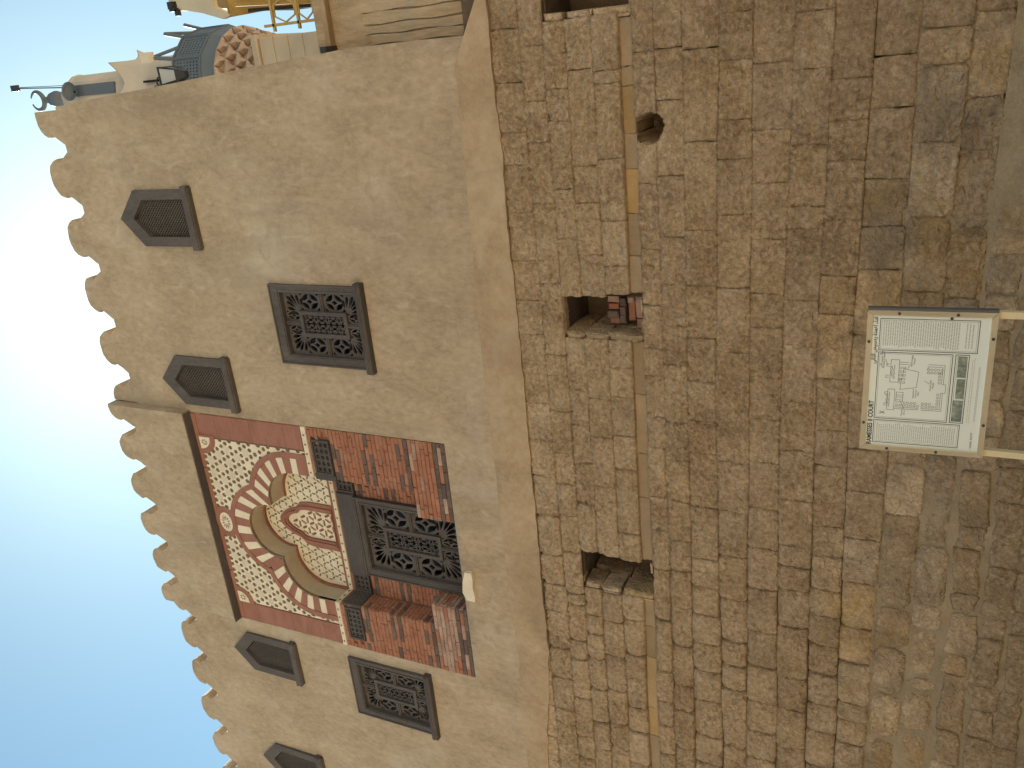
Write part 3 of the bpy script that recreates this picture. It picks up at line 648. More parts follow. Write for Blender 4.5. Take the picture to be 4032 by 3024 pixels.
def carved_window(w, h, fl, fr, ft, fb, wc, hc, sill):
    """meshes local to the opening's bottom centre"""
    R = {}
    m = MB(); ol = rect(-w / 2 - fl, w / 2 + fr, -fb, h + ft)
    sheet(m, [ol], [rect(-w / 2, w / 2, 0 if fb else .0005, h)], -.035, back=.10)
    e = .022
    sheet(m, [rect(-w / 2 - fl, w / 2 + fr, -fb, h + ft)], [rect(-w / 2 - fl + e, w / 2 + fr - e, -fb + e * bool(fb) + (-.001 if not fb else 0) + .002, h + ft - e)], -.052, back=-.034)
    e1 = .05
    sheet(m, [rect(-w / 2 - .04, w / 2 + .04, -.04 if fb else .001, h + .04)], [rect(-w / 2 - .018, w / 2 + .018, -.018 if fb else .002, h + .018)], -.047, back=-.034)
    R['frame'] = m.mesh('carved_window', MAT['wood'])
    mu = .062
    R['mullions'] = []
    for (x0, x1, z0, z1) in ((-mu / 2, mu / 2, h / 2 + hc / 2, h), (-mu / 2, mu / 2, 0, h / 2 - hc / 2), (-w / 2, -wc / 2, h / 2 - mu / 2, h / 2 + mu / 2), (wc / 2, w / 2, h / 2 - mu / 2, h / 2 + mu / 2)):
        m = MB(); m.bbox(x0, x1, .012, .09, z0, z1, .012)
        if x1 - x0 < z1 - z0: m.bbox(x0 + .018, x1 - .018, -.002, .02, z0, z1, .006)
        else: m.bbox(x0, x1, -.002, .02, z0 + .018, z1 - .018, .006)
        R['mullions'].append(m.mesh('mullion', MAT['wood']))
    # four L-shaped openwork panels
    R['panels'] = []
    wb = (w - wc) / 2; hb = (h - hc) / 2
    for sx in (1, -1):
        for sz in (1, -1):
            cz = h / 2
            P = lambda x, z: (sx * x, cz + sz * z)
            L = [P(mu / 2, hc / 2), P(wc / 2, hc / 2), P(wc / 2, mu / 2), P(w / 2, mu / 2), P(w / 2, h / 2), P(mu / 2, h / 2)]
            H = []
            lv = hc / 2 - mu / 2; n = max(1, int(round(lv / (wb * .98))))
            for q in range(n):
                a = mu / 2 + lv * (q + .5) / n; c = P(wc / 2 + wb / 2, a); H += holes_round(c[0], c[1], wb * .96, lv / n * .97)
            lh = wc / 2 - mu / 2; n = max(1, int(round(lh / (hb * .98))))
            for q in range(n):
                a = mu / 2 + lh * (q + .5) / n; c = P(a, hc / 2 + hb / 2); H += holes_round(c[0], c[1], lh / n * .97, hb * .96)
            c = P(wc / 2 - .01, hc / 2 - .01); H += holes_palm(c[0], c[1], sx, sz, wb, hb)
            m = MB(); sheet(m, [L], H, .045, back=.075); R['panels'].append(m.mesh('openwork_panel', MAT['wood']))
    m = MB(); sheet(m, [rect(-wc / 2 - .012, wc / 2 + .012, h / 2 - hc / 2 - .012, h / 2 + hc / 2 + .012)], [rect(-wc / 2 + .045, wc / 2 - .045, h / 2 - hc / 2 + .045, h / 2 + hc / 2 - .045)], .004, back=.08)
    R['cframe'] = m.mesh('centre_frame', MAT['wood'])
    m = MB(); scroll(m, -wc / 2 + .05, wc / 2 - .05, h / 2 - hc / 2 + .05, h / 2 + hc / 2 - .05, .045); R['scroll'] = m.mesh('scrollwork', MAT['wood'])
    m = MB(); m.box(-w / 2 - .02, w / 2 + .02, .19, .21, -.02, h + .02); R['void'] = m.mesh('window_void', MAT['void'])
    if sill:
        m = MB(); m.bbox(-w / 2 - fl - .045, w / 2 + fr + .055, -.115, .01, -.112, -.002, .022); m.bbox(-w / 2 - fl - .03, w / 2 + fr + .04, -.128, -.10, -.07, -.04, .01)
        R['sill'] = m.mesh('sill', MAT['wood_h'])
    return R
def put_carved(R, loc):
    w = link('carved_window', R['frame'], mosque, loc)
    for q in R['mullions']: link('mullion', q, w, keep=False)
    for q in R['panels']: link('openwork_panel', q, w, keep=False)
    link('centre_frame', R['cframe'], w, keep=False); link('scrollwork', R['scroll'], w, keep=False); link('window_void', R['void'], w, keep=False)
    if 'sill' in R: link('sill', R['sill'], w, keep=False)
    return w
RW = carved_window(.935, 1.345, .14, .12, .17, 0, .36, .80, True)
for cx, z0 in RECT: put_carved(RW, (cx, 0, z0))

# ------------------------------------------------------------------ the portal
D = .38; CX = -7.0
def mir(x): return 2 * CX - x
# lobed outlines: side lobe centre (+-.58,10.33), top lobe centre (0,10.98)
def trefoil(rs, rt, z0, n=14):
    """right foot -> round -> left foot, offsets from CX"""
    cs, ct = (.58, 10.33), (0, 10.98)
    # intersection of the two circles on the outer side
    best = None
    for i in range(2000):
        a = math.radians(20 + 110 * i / 2000); x = cs[0] + rs * math.cos(a); z = cs[1] + rs * math.sin(a)
        if abs(math.hypot(x - ct[0], z - ct[1]) - rt) < .004 and z > 10.6: best = (a, x, z); break
    a1, xi, zi = best
    R = [(cs[0] + rs, z0)] + [(cs[0] + rs * math.cos(a1 * t / n), cs[1] + rs * math.sin(a1 * t / n)) for t in range(n + 1)]
    b0 = math.atan2(zi - ct[1], xi); T = [(rt * math.cos(b0 + (math.pi / 2 - b0) * t / n), ct[1] + rt * math.sin(b0 + (math.pi / 2 - b0) * t / n)) for t in range(1, n + 1)]
    half = R + T
    full = half + [(-x, z) for x, z in half[:-1]][::-1]
    return [(CX + x, z) for x, z in full]
IN = trefoil(.59, .50, 9.955); MID = trefoil(.87, .80, 9.955); OUT = trefoil(.965, .885, 9.955)
# red ground of the upper field, with the arch cut out
m = MB(); gr = [(x + random.uniform(-.05, .05), z + random.uniform(-.05, .05)) for x in np.arange(-8.95, -5, .2) for z in np.arange(10.0, 12.2, .2)]
gr = [g for g in gr if not inside(IN, np.array([g[0]]), np.array([g[1]]))[0]]
sheet(m, [[(NX0 - .02, 9.95)] + IN[::-1] + [(NX1 + .02, 9.95), (NX1 + .02, 12.24), (NX0 - .02, 12.24)]], [], lambda x, z: .004 - .006 * fbm(x * 2, z * 2, 2, 91), back=.05, grid=gr)
field = m.build('red_field', MAT['red'], mosque)
# soldier courses of the red borders: raised long bricks
for (x0, x1, z0, z1) in [(-5.385, -4.985, 9.98, 12.02), (-9.01, -8.635, 9.98, 12.02)]:
    z = z0; q = 0
    while z < z1 - .05:
        hh = min(.34 + .05 * math.sin(q * 2.1), z1 - z); mm_ = MB(); mm_.bbox(x0, x1, -.010 - .002 * (q % 2), .02, z + .001, z + hh - .001, .003); mm_.build('border_panel', MAT['red'], field); z += hh; q += 1
for (x0, x1) in [(-9.0, -8.0), (-7.99, -6.99), (-6.98, -5.98), (-5.97, -4.985)]:
    MB().bbox(x0, x1, -.016, .02, 12.135, 12.222, .01).build('top_moulding', MAT['red'], field)
# spandrel sheet with six-sided openings and stars
SPX0, SPX1, SPZ1 = -8.60, -5.405, 12.125
def quarter(sx):
    x0 = -5.405 if sx > 0 else -8.60
    pts = [(x0 - sx * .01, 12.14)] + [(x0 - sx * (.30 * math.sin(t)), 11.80 + .34 - .34 + .0 + .34 * (1 - math.cos(t)) * .98) for t in np.linspace(0, math.pi / 2, 8)]
    return [(x0 + sx * .05, 12.16), (x0 + sx * .05, 11.80)] + [(x0 - sx * .30 * math.sin(t), 12.14 - .34 * math.cos(t)) for t in np.linspace(0, math.pi / 2, 8)] + [(x0 - sx * .30, 12.16)]
medtop = arc(CX + .02, 11.985, .30, 0, 360, 24, .235)[:-1]
cuts = [OUT, quarter(1), quarter(-1), medtop]
spand = rect(SPX0, SPX1, 9.965, SPZ1)
def kagome(a, x0, x1, z0, z1):
    rows = []
    for j in range(int((z1 - z0) / (a * .866)) + 2):
        for i in range(int((x1 - x0) / a) + 3):
            bx = x0 + (i - 1) * a + (a / 2 if j % 2 else 0); bz = z0 + j * a * .866
            rows.append((bx, bz))
    return rows
def ok(poly, region, cut):
    p = np.array(poly)
    if not inside(region, p[:, 0], p[:, 1]).all(): return False
    return not any(inside(c, p[:, 0], p[:, 1]).any() for c in cut)
hexes = []; whole = []; stars = []
A = .232
def hexagon(x, z, rx, rz, a0): return [(x + rx * math.cos(a0 + math.pi / 3 * k), z + rz * math.sin(a0 + math.pi / 3 * k)) for k in range(6)]
for bx, bz in kagome(A, SPX0, SPX1, 9.99, SPZ1):
    for ang in (0, 60, 120):
        x = bx + A / 2 * math.cos(math.radians(ang)); z = bz + A / 2 * math.sin(math.radians(ang))
        h = hexagon(x + random.uniform(-.004, .004), z + random.uniform(-.004, .004), .043 * random.uniform(.9, 1.08), .046 * random.uniform(.9, 1.08), math.radians(30) + random.uniform(-.15, .15))
        
        hp = np.array(h); inn_ = inside(spand, hp[:, 0], hp[:, 1]); cu = sum(inside(c, hp[:, 0], hp[:, 1]).astype(int) for c in cuts) > 0
        if (inn_ & ~cu).any(): hexes.append(h); whole.append(bool((inn_ & ~cu).all()))
    st = [(bx + (.098 if k % 2 == 0 else .054) * math.cos(math.radians(30 * k)), bz + (.098 if k % 2 == 0 else .054) * math.sin(math.radians(30 * k))) for k in range(12)]
    if ok(st, spand, cuts): stars.append(st)
def clip_loops(region, cut):   # region minus cuts as a sheet: cuts are passed as holes (they may cross the rim)
    return region, cut
m = MB(); sheet(m, [spand], cuts + hexes, -.016, back=-.002, walls=False)
for h, w_ in zip(hexes, whole):
    if not w_: continue
    h = ccw(h); m.add([(p[0], -.016, p[1]) for p in h] + [(p[0], -.002, p[1]) for p in h], [(i, (i + 1) % 6, (i + 1) % 6 + 6, i + 6) for i in range(6)])
span_o = m.build('spandrel_inlay', MAT['cream'], mosque)
m = MB()
for h in hexes: m.add([(p[0], -.0045, p[1]) for p in ccw(h)], [(0, 1, 2, 3, 4, 5)])
m.build('inlay_hexagons', MAT['inlay'], span_o)['kind'] = 'stuff'
m = MB()
for st in stars: m.add([(p[0], -.0185, p[1]) for p in ccw(st)] + [(sum(p[0] for p in st) / 12, -.0185, sum(p[1] for p in st) / 12)], [(i, (i + 1) % 12, 12) for i in range(12)])
m.build('inlay_stars', MAT['star'], span_o)['kind'] = 'stuff'
# medallions
def medallion(outer, inner, spokes, c, rr):
    m = MB(); m.prism(ccw(outer), -.022, .0)
    o = m.build('medallion', MAT['red'], mosque)
    m = MB(); m.prism(ccw(inner), -.032, -.02); p = m.build('medallion_plate', MAT['cream'], o)
    m = MB()
    for k in range(spokes):
        a = 2 * math.pi * (k + .5) / spokes; ca, sa = math.cos(a), math.sin(a)
        q = [(c[0] + rr[0] * f * ca - w * sa, c[1] + rr[1] * f * sa + w * ca) for f, w in ((.2, 0), (.55, .012), (.9, 0), (.55, -.012))]
        m.add([(x, -.0335, z) for x, z in ccw(q)], [(0, 1, 2, 3)])
    m.build('medallion_star', MAT['inlay'], o)
medallion(quarter(1), [(-5.39, 12.13), (-5.39, 11.905)] + [(-5.405 - .20 * math.sin(t), 12.13 - .225 * math.cos(t)) for t in np.linspace(.1, math.pi / 2, 7)], 8, (-5.48, 12.03), (.075, .08))
medallion(quarter(-1), [(-8.615, 12.13), (-8.615, 11.905)] + [(-8.60 + .20 * math.sin(t), 12.13 - .225 * math.cos(t)) for t in np.linspace(.1, math.pi / 2, 7)], 8, (-8.52, 12.03), (.075, .08))
medallion(medtop, arc(CX + .02, 11.985, .185, 0, 360, 20, .135)[:-1], 12, (CX + .02, 11.985), (.165, .12))
# moulding round the arch
m = MB(); sheet(m, [OUT + MID[::-1]], [], -.030, back=.0); arch = m.build('arch_moulding', MAT['red'], mosque)
# voussoirs, red and cream in turn
def side_pt(t, outer):
    r = .87 if outer else .59; zf = 9.955; L1 = 10.33 - zf; a1 = math.radians(86.8 if outer else 97.5); L2 = r * a1; 
    f = .235
    if t < f: return (.58 + r, zf + L1 * t / f)
    a = a1 * (t - f) / (1 - f); return (.58 + r * math.cos(a), 10.33 + r * math.sin(a))
def top_pt(t, outer):
    r = .80 if outer else .50; b0 = math.radians(19.5 if outer else -4.6); a = b0 + (math.pi - 2 * b0) * t
    return (r * math.cos(a), 10.98 + r * math.sin(a))
def voussoir(fn, t0, t1, sgn, col):
    n = 4; I = [fn(t0 + (t1 - t0) * k / n, 0) for k in range(n + 1)]; O = [fn(t0 + (t1 - t0) * k / n, 1) for k in range(n + 1)]
    poly = [(CX + sgn * p[0], p[1]) for p in I + O[::-1]]
    c = (sum(p[0] for p in poly) / len(poly), sum(p[1] for p in poly) / len(poly))
    poly = [(c[0] + (p[0] - c[0]) * .985, c[1] + (p[1] - c[1]) * .985) for p in poly]
    m = MB(); m.prism(ccw(poly), -.012 - random.uniform(.003, .009), .03); m.build('voussoir', MAT[col], arch)
tb = [0, .135, .21, .305, .385, .47, .55, .635, .72, .80, .885, 1.0]
for sgn in (1, -1):
    for i in range(len(tb) - 1): voussoir(side_pt, tb[i], tb[i + 1], sgn, 'red' if i % 2 == 0 else 'cream')
tb = [0, .085, .155, .245, .33, .42, .50, .59, .67, .76, .845, .915, 1.0]
tb = [0, .08, .165, .245, .335, .415, .505, .585, .675, .755, .845, .92, 1.0]
for i in range(len(tb) - 1): voussoir(top_pt, tb[i], tb[i + 1], 1, 'cream' if i % 2 == 0 else 'red')
# soffit of the arch and the tympanum
m = MB(); n = len(IN)
m.add([(p[0], -.014, p[1]) for p in IN] + [(p[0], D, p[1]) for p in IN], [(i, i + 1, i + 1 + n, i + n) for i in range(n - 1)])
m.build('arch_soffit', MAT['soffit'], mosque)
IN2 = [(CX + (p[0] - CX) * .965, max(9.955, 10.33 + (p[1] - 10.33) * .972)) for p in IN]
m = MB(); sheet(m, [IN + IN2[::-1]], [], D - .045, back=D); m.build('tympanum_moulding', MAT['brick_bed'], mosque)
def keel(w, z0, zs, zt, s=1.0):
    R = [(w, z0), (w, zs), (w * .93, zs + (zt - zs) * .26), (w * .66, zs + (zt - zs) * .44), (w * .56, zs + (zt - zs) * .66), (w * .36, zs + (zt - zs) * .86), (w * .14, zt - .01)]
    return [(CX + x, z) for x, z in R] + [(CX, zt)] + [(CX - x, z) for x, z in R[::-1]]
KO = keel(.43, 9.985, 10.46, 11.13); KI = keel(.275, 10.005, 10.54, 10.985)
HL = []; A2 = .165
for bx, bz in kagome(A2, -8.3, -5.7, 10.03, 11.5):
    for ang in (0, 60, 120):
        x = bx + A2 / 2 * math.cos(math.radians(ang)); z = bz + A2 / 2 * math.sin(math.radians(ang)); a = math.radians(ang + 90 if (int(round(bx / A2)) % 2) else ang + 55)
        ca, sa = math.cos(a), math.sin(a)
        h = [(x + u * ca - v * sa, z + u * sa + v * ca) for u, v in ((-.047, 0), (-.015, -.017), (.015, -.017), (.047, 0), (.015, .017), (-.015, .017))]
        if ok(h, IN2, [KO]): HL.append(h)
m = MB(); sheet(m, [IN], [KI] + HL, D, back=D + .02, walls=False)
for h in HL:
    h = ccw(h); m.add([(p[0], D, p[1]) for p in h] + [(p[0], D + .016, p[1]) for p in h], [(i, (i + 1) % 6, (i + 1) % 6 + 6, i + 6) for i in range(6)])
tym = m.build('tympanum', MAT['cream'], mosque)
m = MB()
for h in HL: m.add([(p[0], D + .0145, p[1]) for p in ccw(h)], [(0, 1, 2, 3, 4, 5)])
m.build('inlay_leaves', MAT['inlay'], tym)['kind'] = 'stuff'
m = MB(); sheet(m, [KO], [KI], D - .03, back=D + .06)
K2 = keel(.36, 9.99, 10.50, 11.06); K3 = keel(.31, 9.995, 10.52, 11.02); sheet(m, [K2], [K3], D - .055, back=D - .028)
kw = m.build('keel_window', MAT['red'], mosque)
HS = []; A3 = .20
for bx, bz in kagome(A3, CX - .5 - A3 / 2 + .05, CX + .5, 10.06, 11.1):
    for ang in (0, 60, 120):
        x = bx + A3 / 2 * math.cos(math.radians(ang)); z = bz + A3 / 2 * math.sin(math.radians(ang)); a = math.radians(ang); ca, sa = math.cos(a), math.sin(a)
        h = [(x + u * ca - v * sa, z + u * sa + v * ca) for u, v in ((-.064, 0), (-.048, -.023), (.048, -.023), (.064, 0), (.048, .023), (-.048, .023))]
        if ok(h, KI, []): HS.append(h)
m = MB(); sheet(m, [KI], HS, D + .015, back=D + .04); m.build('window_grille', MAT['cream'], kw)
m = MB(); m.add([(CX - .5, D + .043, 9.9), (CX + .5, D + .043, 9.9), (CX + .5, D + .043, 11.2), (CX - .5, D + .043, 11.2)], [(0, 1, 2, 3)]); m.build('grille_backing', MAT['red'], kw)

# cream frieze with lozenges, running into the recess and out again
def lozenges(xs, y, z, par, axis='x', x0=None):
    m = MB()
    for q in xs:
        if axis == 'x': m.add([(q - .022, y, z), (q, y, z - .024), (q + .022, y, z), (q, y, z + .024)], [(0, 1, 2, 3)])
        else: m.add([(x0, q - .03, z), (x0, q, z - .024), (x0, q + .03, z), (x0, q, z + .024)], [(0, 1, 2, 3)])
    m.build('lozenges', MAT['inlay'], par)['kind'] = 'stuff'
def frieze(x0, x1, y0, y1, z0, z1, loz, y=None):
    m = MB(); m.bbox(x0, x1, y0, y1, z0, z1, .005); o = m.build('frieze_band', MAT['cream'], mosque)
    lozenges(loz, y0 - .0015, (z0 + z1) / 2, o)
frieze(-5.83, -4.975, -.028, .02, 9.865, 9.952, np.arange(-5.75, -5.0, .16))
frieze(-9.015, -8.165, -.028, .02, 9.875, 9.957, np.arange(-8.93, -8.2, .16))
frieze(-8.155, -5.84, D - .028, D + .02, 9.858, 9.935, np.arange(-8.05, -5.9, .16))
m = MB(); m.box(-8.19, -8.152, -.026, D - .03, 9.868, 9.95); o = m.build('frieze_band', MAT['cream'], mosque); lozenges([.05, .18, .31], 0, 9.908, o, 'y', -8.1505)
# brown fillets under and over
for (a, b, c, d_) in [(-8.155, -5.84, 9.937, 9.985), (-8.155, -5.84, 9.80, 9.856)]:
    MB().bbox(a, b, D - .02, D + .02, c, d_, .005).build('fillet', MAT['brick_bed'], mosque)

# brickwork: piers, plinths, jambs
PX = {'R': (-5.83, -4.975), 'L': (-9.018, -8.165)}
CH = .0705
def row_kind(z, plinth=False):
    if plinth:
        if z < 7.50: return 'D'
        if z < 7.565: return 'C'
        if z < 7.635: return 'D'
        return 'P'
    if 9.285 < z < 9.35: return 'I'
    if 9.35 <= z < 9.425: return 'A'
    if 8.82 < z < 8.89: return 'I'
    if 8.75 < z <= 8.82: return 'O'
    if 8.68 < z <= 8.75: return 'I'
    if 8.19 < z < 8.27: return 'A'
    if z < 8.125: return 'D'
    return 'R'
def brick_rows(x0, x1, z0, z1, y, par, plinth=False, axis='x', skip=None, pale=0.0, ln=.245, outer=0):
    n = int(round((z1 - z0) / CH)); ch = (z1 - z0) / n; dark = MB()
    for r in range(n):
        zc = z0 + (r + .5) * ch; kd = row_kind(zc, plinth)
        x = x0 - (ln / 2 if r % 2 else 0) - random.uniform(0, .05)
        i = 0
        while x < x1 - .01:
            l = ln * random.uniform(.86, 1.12); a = max(x, x0); b = min(x + l, x1); x += l; i += 1
            if b - a < .035: continue
            c = (a + b) / 2
            if skip and any(s[0] < c < s[1] and s[2] < zc < s[3] for s in skip): continue
            inner_ = (0.0 if not outer else ((x1 - c) if outer > 0 else (c - x0)) / (x1 - x0))      # 0 at the outer end
            inn = outer == 0 or inner_ > .36
            if kd == 'D' or (kd == 'I' and inn) or (kd == 'O' and not inn) or (kd == 'A' and i % 2) or (kd == 'C' and i % 3 == 0): mt = 'dark_brick'
            elif kd == 'P' and random.random() < pale: mt = 'pale_brick'
            elif kd == 'C' and random.random() < .35: mt = 'pale_brick'
            else: mt = 'brick'
            yy = y + random.uniform(-.006, .004) - (.006 if kd[0] == 'P' else 0)
            w = (b - a) - .007; h = ch - .006
            if axis == 'x': put_brick(mt, c, yy + .03, zc, w, .08, h, par, (0, random.uniform(-.012, .012), 0), 'brick' if mt != 'dark_brick' else 'dark_brick')
            else: put_brick(mt, y - .03 + random.uniform(-.004, .006), c, zc, w, .08, h, par, (0, random.uniform(-.012, .012), math.pi / 2), 'brick' if mt != 'dark_brick' else 'dark_brick')
m = MB()
m.box(-5.83, -4.972, .022, D + .5, 7.43, 9.955); pr = m.build('brick_pier', MAT['brick_bed'], mosque)
m = MB(); m.box(-9.02, -8.165, .022, D + .5, 7.43, 9.955); pl = m.build('brick_pier', MAT['brick_bed'], mosque)
cutR = [(-5.77, -5.15, 9.45, 9.81)]; cutL = [(-8.84, -8.19, 9.45, 9.81)]
brick_rows(-5.83, -4.975, 8.06, 9.86, .0, pr, skip=cutR, outer=1)
brick_rows(-9.018, -8.165, 8.06, 9.87, .0, pl, skip=cutL, outer=-1)
# left jamb, facing the recess
brick_rows(.0, D - .04, 8.06, 9.46, -8.165, pl, axis='y', ln=.2)
# plinths
m = MB(); m.box(-6.235, -4.972, .03, D - .005, 7.43, 8.052); p1 = m.build('brick_plinth', MAT['brick_bed'], mosque)
m = MB(); m.box(-9.02, -7.775, .03, D - .005, 7.43, 8.052); p2 = m.build('brick_plinth', MAT['brick_bed'], mosque)
brick_rows(-6.24, -4.975, 7.44, 8.055, .0, p1, True, pale=.15, ln=.27)
brick_rows(-9.018, -7.77, 7.44, 8.055, .0, p2, True, pale=.75, ln=.27)
brick_rows(.0, D - .02, 7.44, 8.055, -7.77, p2, True, axis='y', pale=.5, ln=.2)
# back of the recess beside the window
m = MB(); m.box(-6.30, -5.82, D + .03, D + .08, 7.3, 9.99); m.box(-8.17, -7.74, D + .03, D + .08, 7.3, 9.99); m.box(-7.74, -6.30, D + .03, D + .08, 9.50, 9.99); rb = m.build('recess_back', MAT['brick_bed'], mosque)
brick_rows(-6.30, -5.84, 8.06, 9.45, D, rb, ln=.23)
brick_rows(-8.165, -7.745, 8.06, 9.45, D, rb, ln=.23)
# carved wooden frieze plaques
def plaque(x0, x1, z0, z1, y, name='carved_plaque'):
    m = MB(); sheet(m, [rect(x0, x1, z0, z1)], [rect(x0 + .035, x1 - .035, z0 + .03, z1 - .03)], y - .022, back=y + .03); o = m.build(name, MAT['wood_h'], mosque)
    m = MB(); nx_ = max(2, int((x1 - x0 - .07) / .088)); nz_ = 3; a = (x1 - x0 - .07) / nx_; b = (z1 - z0 - .06) / nz_; H = []
    for i in range(nx_):
        for j in range(nz_):
            cx = x0 + .035 + (i + .5) * a; cz = z0 + .03 + (j + .5) * b
            H.append([(cx + a * .36 * math.cos(t), cz + b * .34 * math.sin(t)) for t in np.arange(0, 6.28, math.pi / 3)])
    sheet(m, [rect(x0 + .035, x1 - .035, z0 + .03, z1 - .03)], H, y, back=y + .02); m.build('carving', MAT['wood_h'], o)
    m = MB()
    for h in H:
        cx = sum(p[0] for p in h) / 6; cz = sum(p[1] for p in h) / 6; b_ = .016
        m.add([(cx - b_, y + .012, cz), (cx, y + .012, cz - b_), (cx + b_, y + .012, cz), (cx, y + .012, cz + b_), (cx, y - .004, cz)], [(0, 1, 4), (1, 2, 4), (2, 3, 4), (3, 0, 4)])
    m.build('carved_bosses', MAT['wood_h'], o)['kind'] = 'stuff'
    MB().box(x0 + .02, x1 - .02, y + .018, y + .028, z0 + .02, z1 - .02).build('plaque_ground', MAT['dark'], o)
plaque(-5.755, -5.165, 9.465, 9.795, -.012); plaque(-8.825, -8.205, 9.46, 9.77, -.012)
plaque(-8.135, -7.785, 9.465, 9.785, D - .02); plaque(-6.255, -5.86, 9.465, 9.785, D - .02)
MB().bbox(-5.85, -5.755, -.03, .05, 9.445, 9.83, .01).build('plaque_edge', MAT['wood_h'], mosque)
# plaque on the jamb
m = MB(); m.box(-8.20, -8.140, -.005, D - .02, 9.462, 9.81); jp = m.build('carved_plaque', MAT['wood_h'], mosque)
m = MB()
for i in range(4):
    for j in range(3):
        y = .05 + .085 * i; z = 9.53 + .10 * j; b_ = .028
        m.add([(-8.1395, y - b_, z), (-8.1395, y, z - b_), (-8.1395, y + b_, z), (-8.1395, y, z + b_), (-8.125, y, z)], [(0, 1, 4), (1, 2, 4), (2, 3, 4), (3, 0, 4)])
m.build('carved_bosses', MAT['wood_h'], jp)['kind'] = 'stuff'
# plain lintel over the window
m = MB(); m.bbox(-7.775, -6.262, D - .07, D + .05, 9.475, 9.80, .012); m.build('lintel', MAT['wood_h'], mosque)
# the great window in the recess
RN = carved_window(1.18, 1.70, .145, .12, .115, .13, .40, 1.02, False)
put_carved(RN, (-7.005, D - .03, 7.645))
# ledge under the portal and its loose mortar patch
m = MB(); m.box(-9.03, -4.96, .0, D + .3, 7.30, 7.438); m.build('portal_ledge', MAT['plaster'], mosque)
P = [(-7.52, 7.235), (-7.40, 7.215), (-7.25, 7.24), (-7.12, 7.225), (-7.01, 7.232), (-7.015, 7.345), (-7.2, 7.40), (-7.40, 7.43), (-7.50, 7.36)]
m = MB(); sheet(m, [P], [], lambda x, z: -.07 - .03 * perlin(x * 9, z * 9, 5), back=.02); m.build('mortar_patch', MAT['cream'], mosque)
# ------------------------------------------------------------------ set-back house right of the corner
house = thing('side_house', 'buff plastered house wall with long cracks beyond the mosque corner', 'house', (2.5, .6, 6.0))
gs = [(x, z) for x in np.arange(.12, 6, .16) for z in np.arange(5.95, 8.35, .16)]
m = MB(); sheet(m, [rect(-.1, 6.0, 5.9, 8.40)], [], lambda x, z: .27 - .016 * fbm(x * 2.4, z * 1.1, 3, 19) + .035 * np.exp(-((x - .30 - .012 * np.sin(z * 7)) / .012) ** 2) * 0, back=.6, grid=gs)
m.box(-.05, 6.0, .55, 5, 5.9, 8.38); m.build('house_wall', MAT['side'], house)
# raised plaster courses between the cracks
for (x0, x1, z0, z1) in [(.215, .315, 6.35, 7.90), (.33, .425, 6.3, 7.93), (.44, .56, 6.25, 7.95), (.575, .80, 6.2, 7.95), (.82, 1.3, 6.2, 7.95)]:
    pts = [(x, z) for x in np.linspace(x0 + .02, x1 - .02, 4) for z in np.arange(z0 + .06, z1, .09)]
    ol = [(x0 + .008 * math.sin(z * 9 + x0 * 40), z) for z in np.arange(z0, z1, .06)][::-1] + [(x1 + .008 * math.sin(z * 7 + x1 * 31), z) for z in np.arange(z0, z1, .06)]
    m = MB(); sheet(m, [ol], [], lambda x, z: .232 - .012 * fbm(x * 6, z * 5, 3, 25), back=.28, grid=pts); m.build('plaster_strip', MAT['side'], house)
MB().bbox(.17, 6.0, .16, .5, 8.40, 8.47, .01).build('rust_stained_ledge', MAT['rust'], house)
MB().bbox(.19, 6.0, .20, .6, 8.47, 8.62, .012).build('cornice', MAT['side'], house)
MB().bbox(.175, .25, .02, .30, 8.385, 8.47, .008).build('drain_spout', MAT['iron'], house)
tag(MB().bar((.06, .0, 6.49), (.30, .06, 6.42), .03, .05).build('cable_stub', MAT['iron'], house))

# gilded railing on the roof of that house
rail = thing('roof_railing', 'gilded metal railing with lozenge panels on the roof edge of the buff house', 'railing', (1.5, .8, 8.62))
ry = .75
for z, w in ((9.00, .035), (9.28, .035), (9.70, .035)): MB().bar((.52, ry, z), (6, ry, z), w, w).build('rail_bar', MAT['gold'], rail)
for x in (.60, 1.6, 2.6, 3.6): MB().bar((x, ry, 8.55), (x, ry, 9.86), .035, .035).build('rail_post', MAT['gold'], rail)
for x0 in np.arange(.60, 3.6, .34):
    m = MB()
    for z0, z1 in ((9.0, 9.28), (9.28, 9.70)):
        zm = (z0 + z1) / 2; h = (z1 - z0) / 2
        P = [(x0 + .02, zm), (x0 + .10, zm + h * .8), (x0 + .24, zm + h * .8), (x0 + .32, zm), (x0 + .24, zm - h * .8), (x0 + .10, zm - h * .8)]
        for a, b in zip(P, P[1:] + P[:1]): m.bar((a[0], ry, a[1]), (b[0], ry, b[1]), .018, .018, up=(0, 1, 0))
        m.bar((x0 + .17, ry, zm + h * .8), (x0 + .17, ry, z1), .018, .018, up=(0, 1, 0)); m.bar((x0 + .17, ry, zm - h * .8), (x0 + .17, ry, z0), .018, .018, up=(0, 1, 0))
    m.build('lozenge_panel', MAT['gold'], rail)
